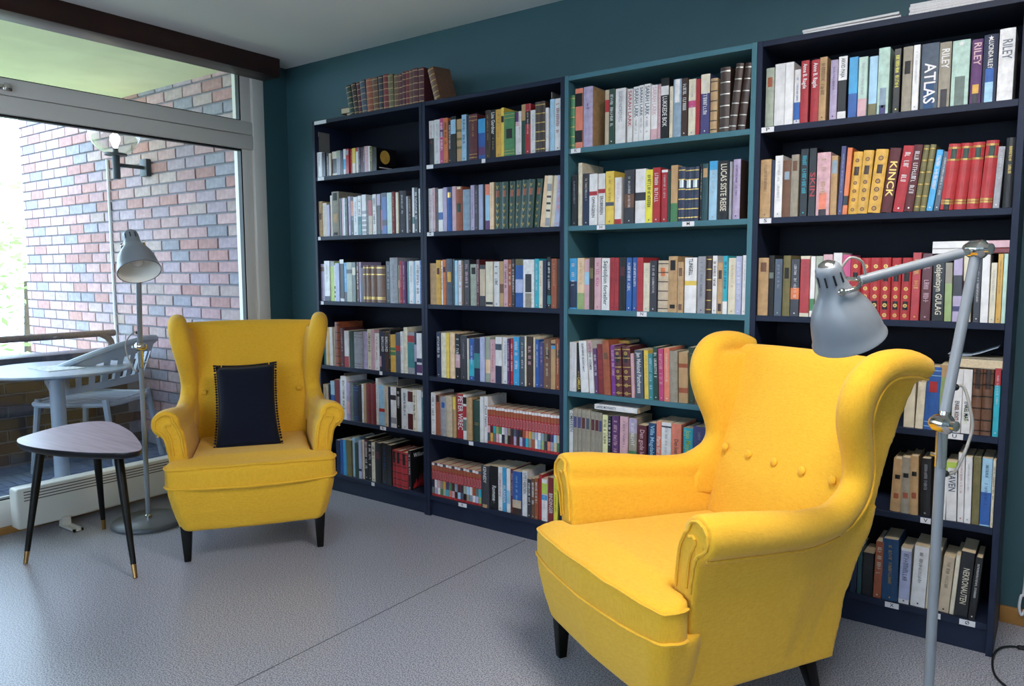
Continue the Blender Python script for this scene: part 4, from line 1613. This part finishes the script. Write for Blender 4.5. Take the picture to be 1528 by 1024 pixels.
for c, (short, lab) in CASES.items():
    m = M_CTEAL if c == 3 else M_CASE
    t = empty('bookcase', ((c - 1) * 0.8, 0, 0))
    tag(t, lab, 'bookcase', 'row of bookcases')
    for x0 in (0.0005, 0.7805):
        build('side_panel', MB().box(x0, x0 + 0.019, 0, 0.28, 0, 2.02), m, t, bevel=0.001, seg=1)
    build('back_panel', MB().box(0.0195, 0.7805, 0.262, 0.27, 0.06, 2.01), mat('teal_shaded_backing', '#1e4049', 0.6, spec=0.2) if c == 3 else mat('navy_shaded_backing', '#10141f', 0.6, spec=0.15), t)  # backs darker than the case, shelf shade put into their colour
    build('plinth', MB().box(0.0195, 0.7805, 0.018, 0.034, 0, 0.083), m, t)
    sh = {}
    sh['T'] = build('top_board', MB().box(0.0195, 0.7805, 0.002, 0.262, 2.0, 2.0195), m, t, bevel=0.001, seg=1)
    for k, z in SZ.items():
        sh[k] = build('shelf', MB().box(0.0195, 0.7805, 0.003, 0.262, z - 0.021, z), m, t, bevel=0.001, seg=1)
    for k, x, w, ch_ in TAGS[c]:
        z = (SZ[k] if k != 'T' else 2.0195) - 0.0105
        l = build('shelf_label', MB().box(x, x + w, 0.0015 if k != 'T' else 0.0005, 0.003, z - 0.0095, z + 0.0085), M_LBL, sh[k])
        if ch_:
            tx = text(sh[k], ch_, M_INK, 0.012, 0.012, Matrix.Translation((x + w * 0.5, 0.0012, z)) @ Matrix.Rotation(PI / 2, 4, 'X'), name='label_letter')

# ------------------------------------------------------------------ book colours
HEX = dict(white='#d3d0d0', cream='#d2c6ac', beige='#bda88c', tan='#b08a5c', peach='#dfbb92', stone='#8d8474', brown='#6a4530', dark_brown='#3a261f', rust='#99492a', orange='#d2692f', coral='#dd765c', red='#b0252a',
           crimson='#a8242f', dark_red='#7a1f22', maroon='#571d26', rose='#c89aa2', magenta='#c23a72', purple='#5a2d66', violet='#7c2f92', lilac='#a394b4', lavender='#a3a9cc', indigo='#3d3b70', navy='#1b2748', dark_blue='#12406e',
           blue='#2255a4', skyblue='#2f93cc', light_blue='#8fbad6', turquoise='#1fa3b8', teal='#2c7b80', dark_teal='#1f4650', blue_grey='#7f95a8', slate='#424e60', grey='#8f8f97', green_grey='#5f6e68', sage='#98a08e', mint='#a9c6ba',
           green='#3f7a4a', olive_green='#8aa060', dark_green='#1f3f34', olive='#6b6238', lime='#a8c33f', mustard='#cf9a35', yellow='#dcb83e', bright_yellow='#dcd232', pale_yellow='#d9d69a', gold='#c2a05a', silver='#b9b6ae', charcoal='#33323a', black='#131316')


def calm(hx, k=0.86):
    v = [int(hx[i:i + 2], 16) for i in (1, 3, 5)]
    g = 0.3 * v[0] + 0.59 * v[1] + 0.11 * v[2]
    return '#' + ''.join('%02x' % max(0, min(255, round(g + (q - g) * k))) for q in v)


def cloth(c, k):
    r = {'h': 0.62, 'e': 0.45, 'p': 0.34, 'd': 0.22, 'c': 0.35}[k]
    if c in ('gold', 'silver'):
        return mat('foil_' + c, HEX[c], 0.32, 0.75)
    return mat('cover_%s_%s' % (c, k), calm(HEX[c]), r, noise=0.16 if k != 'd' else 0.05, nscale=26 if k == 'p' else 60, vary=0.06, bump=0.12 if k in 'he' else 0.0, bscale=500)


M_PAGE = mat('page_edges', '#c9b79a', 0.9, noise=0.12, nscale=220)
RB = random.Random(5)


def spine_arc(t, k, off=0.0, inset=0.0):
    """front outline of a book, from its low-x to its high-x edge, bulging towards -y"""
    if k in 'he':
        n, bl = (6, min(0.0055, t * 0.16)) if k == 'e' else (5, min(0.003, t * 0.10))
        pts = []
        for i in range(n + 1):
            u = -1 + 2 * i / n
            pts.append((t / 2 + u * (t / 2 - inset), -bl * (1 - u * u) - off))
        return pts, bl
    r = min(0.0016, t * 0.2)
    return [(inset, r * 0.9 - off), (max(r, inset), 0 - off), (t - max(r, inset), 0 - off), (t - inset, r * 0.9 - off)], 0.0


def strip(arc, z0, z1, back=0.0005):
    mb = MB()
    n = len(arc)
    vs = [(x, y, z0) for x, y in arc] + [(x, y, z1) for x, y in arc] + [(x, y + back, z0) for x, y in arc] + [(x, y + back, z1) for x, y in arc]
    fs = [(i, i + 1, n + i + 1, n + i) for i in range(n - 1)]
    fs += [(n + i, n + i + 1, 3 * n + i + 1, 3 * n + i) for i in range(n - 1)]
    fs += [(i + 1, i, 2 * n + i, 2 * n + i + 1) for i in range(n - 1)]
    return mb.add(vs, fs)


NAME = {'p': 'book', 'h': 'hardback_book', 'e': 'bound_volume', 'd': 'cd_case', 'c': 'pocket_comic'}


def make_book(t, h, k, col, feats, d):
    """a standing book: spine towards -y, its low-x front foot at the origin"""
    arc, bl = spine_arc(t, k)
    w = 0.0022 if k in 'he' else 0.0008
    w = min(w, t * 0.2)
    m = cloth(col, k)
    if k == 'd':
        o = build(NAME[k], MB().box(0, t, 0, d, 0, h), m, bevel=min(0.001, t * 0.1), seg=1)
    else:
        outer = [(0, d)] + arc + [(t, d)]
        ia = [(min(max(x, w), t - w), y + w) for x, y in arc]
        inner = [(w, d)] + ia + [(t - w, d)]
        n = len(outer)
        vs = [(x, y, z) for z in (0, h) for x, y in outer] + [(x, y, z) for z in (0, h) for x, y in inner]
        fs = []
        for i in range(n - 1):
            fs += [(i, i + 1, n + i + 1, n + i), (2 * n + i + 1, 2 * n + i, 3 * n + i, 3 * n + i + 1), (n + i, n + i + 1, 3 * n + i + 1, 3 * n + i), (i + 1, i, 2 * n + i, 2 * n + i + 1)]
        fs += [(0, n, 3 * n, 2 * n), (n - 1, 3 * n - 1, 4 * n - 1, 2 * n - 1)]
        o = build(NAME[k], MB().add(vs, fs), m)
        ins = 0.0035 if k in 'he' else 0.0004
        build('pages', MB().box(w, t - w, w + 0.001, d - ins, ins, h - ins), M_PAGE, o)
    yf = -bl
    tpanel = False
    for f in feats:
        if f[:2] == 'k=':
            c, r = f[2:].split(':')
            a, b = (float(q) for q in r.split('-'))
            full = k in 'pdc'
            build('spine_panel', strip(spine_arc(t, k, 0.0004, 0 if full else t * 0.07)[0], a * h + (0.0003 if a == 0 else 0), min(b * h, h - 0.0003)), cloth(c, k), o)
        elif f[:2] == 'b=':
            zs = (0.06, 0.22, 0.40, 0.58, 0.76, 0.93) if k == 'e' else (0.05, 0.12, 0.86, 0.94)
            for z in zs:
                build('spine_band', strip(spine_arc(t, k, 0.0010 if k == 'e' else 0.0005)[0], z * h, z * h + (0.0035 if k == 'e' else 0.0022)), cloth(f[2:], k), o)
        elif f[:2] in ('m=', 'v='):
            zs = [0.07, 0.23, 0.37, 0.50] + ([0.86] if f[0] == 'm' else [0.88])
            mb = MB()
            r = t * 0.22
            for z in zs:
                mb = MB()
                z *= h
                y = yf - 0.0010
                if f[0] == 'm':
                    mb.add([(t / 2 + r * q * math.cos(a * PI / 4), y, z + r * q * math.sin(a * PI / 4)) for q in (1, 0.55) for a in range(8)], [(a, (a + 1) % 8, 8 + (a + 1) % 8, 8 + a) for a in range(8)])
                    mb.box(t / 2 - r * 0.2, t / 2 + r * 0.2, y, y + 0.0008, z - r * 0.2, z + r * 0.2)
                else:
                    mb.add([(t / 2, y, z - r), (t / 2 + r * 0.9, y, z + r), (t / 2 + r * 0.35, y, z + r), (t / 2, y, z - r * 0.2), (t / 2 - r * 0.35, y, z + r), (t / 2 - r * 0.9, y, z + r)], [(0, 1, 2, 3), (0, 3, 4, 5)])
                build('spine_ornament', mb, cloth(f[2:], k), o)
        elif f[:2] == 'T=':
            c, body, r = f[2:].split(':')
            a, b = (float(q) for q in r.split('-'))
            mw = Matrix.Translation((t / 2, yf - 0.0009, (a + b) / 2 * h)) @ Matrix(((0, 1, 0), (0, 0, -1), (-1, 0, 0))).to_4x4()
            text(o, body.replace('_', ' '), cloth(c, 'p'), (b - a) * h, t * 0.68, mw)
        elif re.match(r't2?b?=', f):
            c = f.split('=')[1]
            bold = f[1] == 'b'
            mb = MB()
            y = yf - 0.0007
            hw = t * (0.26 if bold else 0.15)
            hw = min(hw, 0.0075 if bold else 0.005)
            z = h * (0.90 if not f.startswith('t2') else 0.42)
            zend = h * (RB.uniform(0.25, 0.5) if not f.startswith('t2') else 0.15)
            cw = hw * (1.0 if bold else 0.95)
            cw = max(cw, 0.0022)
            while z > zend:
                if RB.random() < 0.14:
                    z -= cw * 1.4
                    continue
                sw = cw * (0.26 if bold else 0.2)
                e = hw * RB.choice((1, 1, 0.75))
                xc = t / 2
                mb.add([(xc - hw, y, z - sw), (xc + e, y, z - sw), (xc + e, y, z), (xc - hw, y, z)], [(0, 1, 2, 3)])
                q = RB.choice((-hw, hw - sw, -sw / 2))
                mb.add([(xc + q, y, z - cw * 0.75), (xc + q + sw, y, z - cw * 0.75), (xc + q + sw, y, z), (xc + q, y, z)], [(0, 1, 2, 3)])
                if RB.random() < 0.5:
                    mb.add([(xc - hw, y, z - cw * 0.75), (xc + e, y, z - cw * 0.75), (xc + e, y, z - cw * 0.75 + sw), (xc - hw, y, z - cw * 0.75 + sw)], [(0, 1, 2, 3)])
                z -= cw * 1.05
            if mb.f:
                lt = build('lettering', mb, cloth(c, 'p'), o)
                lt['kind'] = 'stuff'
            if k in 'ph' and not f.startswith('t2') and not any(q[:2] == 'k=' and float(q.split(':')[1].split('-')[0]) < 0.08 for q in feats):
                r = min(t * 0.13, 0.003)
                build('publisher_mark', MB().add([(t / 2 + r * math.cos(a * PI / 3), y, h * 0.055 + r * math.sin(a * PI / 3)) for a in range(6)], [tuple(range(6))]), cloth(c, 'p'), o)
        elif f[:2] == 'q=':
            # rounded title tab with a pale outline
            pts = []
            for zc, a0 in ((0.72, 0), (0.55, PI)):
                for i in range(5):
                    a = a0 + PI * i / 4
                    pts.append((t / 2 + t * 0.36 * math.cos(a), zc * h + t * 0.30 * math.sin(a)))
            n = len(pts)
            mb = MB().add([(x, yf - 0.0009, z) for x, z in pts] + [(t / 2 + (x - t / 2) * 0.72, yf - 0.0009, 0.635 * h + (z - 0.635 * h) * 0.94) for x, z in pts], [(i, (i + 1) % n, n + (i + 1) % n, n + i) for i in range(n)])
            build('title_tab', mb, cloth('rose', 'p'), o)
        elif f[:2] == 's=':
            build('front_cover', MB().box(t, t + 0.0004, 0.002, d - 0.001, 0.001, h - 0.001), cloth(f[2:], k), o)
        elif f[:2] == 'g=':
            for z in (0.085, 0.10, 0.125, 0.14, 0.745, 0.76, 0.925, 0.94):
                build('spine_band', strip(spine_arc(t, k, 0.0007)[0], z * h, z * h + 0.0022), cloth(f[2:], k), o)
        elif f == 'star':
            r = t * 0.2
            pts = [(t / 2 + r * (1 if i % 2 == 0 else 0.45) * math.sin(i * PI / 5), yf - 0.0009, h * 0.945 + r * (1 if i % 2 == 0 else 0.45) * math.cos(i * PI / 5)) for i in range(10)]
            build('spine_star', MB().add(pts, [tuple(range(10))]), cloth('white', 'p'), o)
        elif f == 'anchor':
            z = h * 0.68
            y = yf - 0.0009
            mb = MB().box(t / 2 - 0.0008, t / 2 + 0.0008, y, y + 0.0006, z - 0.011, z + 0.008).box(t / 2 - 0.004, t / 2 + 0.004, y, y + 0.0006, z + 0.004, z + 0.0055)
            mb.tube([(t / 2 + 0.007 * math.cos(a * 0.35), y, z - 0.005 - 0.006 * math.sin(a * 0.35)) for a in range(10)], 0.0008, 5)
            mb.tube([(t / 2 + 0.002 * math.cos(a), y, z + 0.010 + 0.002 * math.sin(a)) for a in range(7)], 0.0006, 5)
            build('spine_anchor', mb, cloth('indigo', 'p'), o)
        elif f == 'emblem':
            build('cover_emblem', MB().lathe([(0.034, 0), (0.034, 0.0006), (0, 0.0006)], 24, axis=(1, 0, 0), org=(t, d * 0.42, h * 0.62)), cloth('mustard', 'p'), o)
            build('cover_strip', MB().box(t, t + 0.0005, d * 0.12, d * 0.82, h * 0.14, h * 0.18), cloth('white', 'p'), o)
        elif f == 'flame':
            fl_ = MB()
            for i in range(9):
                a, hh = d * (0.1 + 0.09 * i), h * (0.18 + 0.05 * i + 0.06 * math.sin(i * 2.4))
                fl_.add([(t + 0.0008, a, h * 0.03), (t + 0.0008, a + 0.022, h * 0.03), (t + 0.0008, a + 0.016, hh * 0.6), (t + 0.0008, a + 0.014, hh)], [(0, 1, 2, 3)])
            build('cover_flames', fl_, cloth('red', 'p'), o)
            text(o, 'William F', cloth('white', 'p'), d * 0.7, 0.022, Matrix.Translation((t + 0.001, d * 0.5, h * 0.86)) @ Matrix(((0, 0, 1), (1, 0, 0), (0, 1, 0))).to_4x4(), name='cover_title')
    return o


ORD = 'first second third fourth fifth sixth seventh eighth ninth tenth eleventh twelfth thirteenth fourteenth fifteenth sixteenth seventeenth eighteenth nineteenth twentieth'.split()
ORD += ['twenty-' + w for w in ORD[:9]] + ['thirtieth'] + ['thirty-' + w for w in ORD[:9]]
SHN = {'A': 'top', 'B': 'second', 'C': 'third', 'D': 'fourth', 'E': 'fifth', 'F': 'lowest'}


def words_of(c):
    return c.replace('_', ' ')


def look(t, h, k, col, feats, rel):
    noun = {'p': 'book', 'h': 'book', 'e': 'bound volume', 'd': 'CD case', 'c': 'pocket comic'}[k]
    size = ''
    if k in 'ph':
        size = 'thin ' if t < 0.014 else 'thick ' if t > 0.038 else 'tall ' if h > 0.232 else 'short ' if h < 0.165 else ''
    s = size + words_of(col) + ' ' + noun
    for f in feats:
        p, _, v = f.partition('=')
        c = words_of(v.split(':')[0])
        if p == 'k':
            a, b = (float(q) for q in v.split(':')[1].split('-'))
            where = 'top' if b > 0.8 and a > 0.45 else 'foot' if a < 0.2 else 'band'
            return s + ' with %s %s' % (c, where)
        if p in ('tb', 'T'):
            return s + ' with bold %s lettering' % c
        if p == 't':
            return s + ' with %s lettering' % c
        if p == 'b':
            return s + ' with %s bands' % c
    return s


ROWS = []
cur = None
for ln in BOOKS.strip().split('\n'):
    if ln[0] == '#':
        nm, z = ln[1:].split()
        cur = (int(nm[0]), nm[1], float(z), [])
        ROWS.append(cur)
    else:
        f = ln.split()
        cur[3].append((int(f[0]) / 1e4, int(f[1]) / 1e4, int(f[2]) / 1e3, float(f[3]), f[4], f[5], f[6:]))
# two runs of pocket comics stand on the second navy bookcase
PIC = ['slate', 'mustard', 'green_grey', 'rose', 'white', 'navy', 'sage', 'black', 'maroon', 'lilac', 'dark_brown', 'lavender', 'indigo', 'turquoise', 'stone', 'rust', 'white', 'light_blue', 'olive_green', 'charcoal', 'coral', 'blue_grey', 'beige', 'green']
for r in ROWS:
    if (r[0], r[1]) == (2, 'E'):
        r[3].extend((1.176 + i * 0.01675, 0.0155, 0.1755 + 0.001 * (i % 3), 0.0, 'c', 'red', ['k=white:.92-.99', 'k=rust:.78-.92', 'q=rose', 'k=%s:.07-.30' % PIC[i % len(PIC)], 'k=%s:.30-.49' % PIC[(i * 5 + 3) % len(PIC)]]) for i in range(24))
    if (r[0], r[1]) == (2, 'F'):
        r[3][0:0] = [(0.823 + i * 0.0186, 0.0172, 0.168 + 0.001 * (i % 3), 0.0, 'c', 'red', ['k=%s:.92-.99' % ('slate' if i % 3 == 1 else 'white'), 'k=rust:.78-.92', 'q=rose', 'k=%s:.07-.26' % PIC[(i * 7 + 2) % len(PIC)], 'k=%s:.26-.49' % PIC[(i * 11 + 5) % len(PIC)]]) for i in range(17)]

SPINES = {}
for case, shf, z, items in ROWS:
    short = CASES[case][0]
    place = "the %s's %s shelf" % (short, SHN[shf]) if shf != 'T' else 'the ' + short
    if case == 1:
        place = "the window bookcase's %s shelf" % SHN.get(shf, '') if shf != 'T' else 'the window bookcase'
    looks = [look(t, h, k, col, ft, 0) for (x, t, h, le, k, col, ft) in items]
    prev_end = prev_le = None
    for i, (x, t, h, le, k, col, ft) in enumerate(items):
        dmax = 0.24
        d = min(dmax, max(0.11, h * 0.70)) + RB.uniform(-0.006, 0.006)
        if k == 'd':
            d = 0.142
        if k == 'c':
            d = 0.125
        if k == 'p':
            d = min(d, 0.150)
        o = make_book(t, h, k, col, ft, d)
        ys = 0.012 + (RB.uniform(-0.003, 0.006) if shf != 'T' else 0.02)
        if k == 'c':
            ys = 0.012
        a = math.radians(le)
        # lean about the foot that carries it
        if le >= 0:
            P = Matrix.Translation((x + t, ys, z)) @ Matrix.Rotation(a, 4, 'Y') @ Matrix.Translation((-t, 0, 0))
        else:
            P = Matrix.Translation((x, ys, z)) @ Matrix.Rotation(a, 4, 'Y')
        if shf == 'T' and i == len(items) - 1:
            P = P @ Matrix.Rotation(math.radians(-8), 4, 'Z')
        o.matrix_world = P
        lk = looks[i]
        on_ = ' on ' + place
        lb = lk + on_
        if looks.count(lk) > 1 or (' with ' not in lk and any(q.startswith(lk + ' with') for q in looks)) or len(lb.split()) > 16:
            lb = '%s, %s from its left end%s' % (lk, ORD[i], on_)
            if len(lb.split()) > 16:
                base = lk.split(' with ')[0]
                lb = '%s, %s from left%s' % (lk, ORD[i], on_)
                if len(lb.split()) > 16:
                    lb = '%s, %s from left%s' % (base, ORD[i], on_)
        grp = 'pocket comics' if k == 'c' else 'CDs on the top shelf' if k == 'd' else 'books on the %s shelf of the %s' % (SHN[shf], short) if shf != 'T' else 'volumes on top of the bookcases'
        tag(o, lb, {'d': 'CD case', 'c': 'comic book'}.get(k, 'book'), grp)


# ------------------------------------------------------------------ books lying flat, magazines, bookends
def flat_book(name, loc, l, w, th, col, label, rz=0.0, k='p', title=None, tcol='slate', panels=()):
    """lying book: spine along x at y = 0 facing -y"""
    o = make_book(th, l, k, col, list(panels), w)
    if title:
        text(o, title, cloth(tcol, 'p'), l * 0.48, th * 0.5, Matrix.Translation((th / 2, -0.001, l * 0.72)) @ Matrix(((0, 1, 0), (0, 0, -1), (-1, 0, 0))).to_4x4())
    # stand -> lie: book's z (length) runs towards -x reversed so titles read left to right, its x (thickness) becomes z
    R = Matrix(((0, 0, -1, l), (0, 1, 0, 0), (1, 0, 0, 0), (0, 0, 0, 1)))
    o.matrix_world = Matrix.Translation(loc) @ Matrix.Rotation(rz, 4, 'Z') @ R
    o.name = name
    return tag(o, label, 'book', 'books lying flat')


flat_book('book', (1.755, 0.0, 0.6415), 0.197, 0.125, 0.0215, 'white', 'white book lying flat across the books of the teal bookcase, fifth shelf', 0.0, 'p', 'LIANE MORIARTY', 'slate', ('k=light_blue:.02-.03',))
flat_book('book', (1.735, 0.10, 0.9135), 0.125, 0.10, 0.013, 'gold', 'tan book lying flat behind volumes on the teal bookcase, fourth shelf', 0.03)
flat_book('book', (2.974, 0.014, 1.2705), 0.205, 0.14, 0.0150, 'white', 'lower of two white books lying flat on the end bookcase, third shelf', 0.0, 'p', None, 'slate', ('k=dark_red:0-.25',))
flat_book('book', (2.974, 0.014, 1.2865), 0.205, 0.14, 0.0225, 'white', 'upper of two white books lying flat on the end bookcase, third shelf', 0.0, 'p', None, 'slate', ('k=rose:0-.27',))
o = make_book(0.034, 0.155, 'h', 'stone', [], 0.11)
o.matrix_world = Matrix.Translation((3.040, 0.135, 0.9125)) @ Matrix.Rotation(-0.06, 4, 'Z') @ Matrix(((0, 0, 1, 0), (0, -1, 0, 0), (1, 0, 0, 0), (0, 0, 0, 1)))
tag(o, 'book lying flat with its page edges outward on the end bookcase, fourth shelf', 'book', 'books lying flat')
mg = MB()
pr = [(0.0, 0.004), (0.03, 0.001), (0.06, 0.002), (0.09, 0.012), (0.135, 0.032)]
mg.loft([[(x, 0, z), (x, 0.10, z), (x, 0.10, z + 0.0015), (x, 0, z + 0.0015)] for x, z in pr])
tag(build('pamphlet', mg, mat('pale_pamphlet', '#9fb0c4', 0.5), smooth=True, angle=30, loc=(3.030, 0.03, 0.9475)), 'curled pale pamphlet lying on the flat book in the end bookcase', 'pamphlet')
z = 2.0195
for i, (x, l, th, w, ry, lab) in enumerate(((0.105, 0.16, 0.022, 0.12, 0.02, 'bottom beige-edged book of the flat pile atop the window bookcase'), (0.135, 0.14, 0.026, 0.11, -0.03, 'middle beige-edged book of the flat pile atop the window bookcase'), (0.085, 0.17, 0.030, 0.13, 0.03, 'topmost beige-edged book of the flat pile atop the window bookcase'))):
    o = make_book(th, l, 'h', ('dark_brown', 'maroon', 'brown')[i], [], w)
    o.matrix_world = Matrix.Translation((x, 0.05 + w + (0.075 if i else 0.10), z)) @ Matrix.Rotation(ry, 4, 'Z') @ Matrix(((0, 0, 1, 0), (0, -1, 0, 0), (1, 0, 0, 0), (0, 0, 0, 1)))
    tag(o, lab, 'book', 'flat pile on the window bookcase')
    z += th + 0.0002
M_MAG = [mat('magazine_' + n, c, 0.4, noise=0.1, nscale=30) for n, c in (('pale', '#b9b7bd'), ('rosy', '#b7a7ac'), ('white', '#cac8ca'))]


def magazine(x, y, z, l, w, th, i, rz, label, grp, ry=0.0):
    o = build('magazine', MB().box(0, l, 0, w, 0, th), M_MAG[i], bevel=0.0008, seg=1)
    build('pages', MB().box(0.0015, l - 0.0015, -0.0004, w, th * 0.2, th * 0.8), mat('magazine_pages', '#c5c2c0', 0.8, noise=0.2, nscale=400), o)
    o.matrix_world = Matrix.Translation((x, y, z)) @ Matrix.Rotation(rz, 4, 'Z') @ Matrix.Rotation(ry, 4, 'Y')
    tag(o, label, 'magazine', grp)


magazine(2.552, 0.012, 2.0197, 0.30, 0.21, 0.008, 2, 0.0, 'lower magazine of the pair lying atop the end bookcase', 'magazines on the end bookcase')
magazine(2.548, 0.015, 2.0285, 0.298, 0.21, 0.008, 0, 0.02, 'upper magazine of the pair lying atop the end bookcase', 'magazines on the end bookcase', -0.02)
for i in range(4):
    magazine(2.875 + 0.002 * (i % 2), 0.010 + 0.002 * i, 2.0197 + i * 0.0092, 0.297, 0.21, 0.009, (0, 1, 2, 0)[i], 0.004 * i, '%s magazine of the pile of four atop the end bookcase' % ('lowest', 'second lowest', 'third', 'uppermost')[i], 'magazines on the end bookcase')
M_BE = mat('grey_bookend_steel', '#77726e', 0.5, 0.1)
for (x, y, z, hh, dd, lab) in ((0.0212, 0.026, 1.724, 0.243, 0.075, 'plain grey bookend plate against the side of the window bookcase, top shelf'),
                               (0.178, 0.03, 0.415, 0.250, 0.13, 'grey bookend plate rising beside a white book, window bookcase fifth shelf'),
                               (0.5795, 0.03, 0.415, 0.248, 0.13, 'grey bookend plate rising among white books, window bookcase fifth shelf'),
                               (1.5045, 0.05, 1.724, 0.255, 0.12, 'grey bookend plate rising behind the end books, second navy bookcase top shelf')):
    be = build('bookend', MB().box(0, 0.0006, 0, dd, 0, hh), M_BE, loc=(x, y, z))
    build('lip', MB().box(-0.0004, 0.0010, -0.0012, 0.0, hh * 0.9, hh), mat('white_label', '#d5d3d6', 0.6), be)
    tag(be, lab, 'bookend', 'bookends')

# fit all lettering in one go
bpy.context.view_layer.update()
for o, w, h, mw in TEXTS:
    dx, dy = max(o.dimensions.x, 1e-4), max(o.dimensions.y, 1e-4)
    sx, sy = w / dx, h / dy
    sx, sy = min(sx, sy * 1.7), min(sy, sx * 1.5)
    me = bpy.data.meshes.new_from_object(o)
    o2 = bpy.data.objects.new('lettering', me)
    COL.objects.link(o2)
    o2.parent = o.parent
    o2.matrix_parent_inverse = Matrix()
    nm_ = o.name
    bpy.data.objects.remove(o)
    o2.name = nm_.split('.')[0]
    o2.matrix_basis = mw @ Matrix.Diagonal((sx, sy, 1, 1))
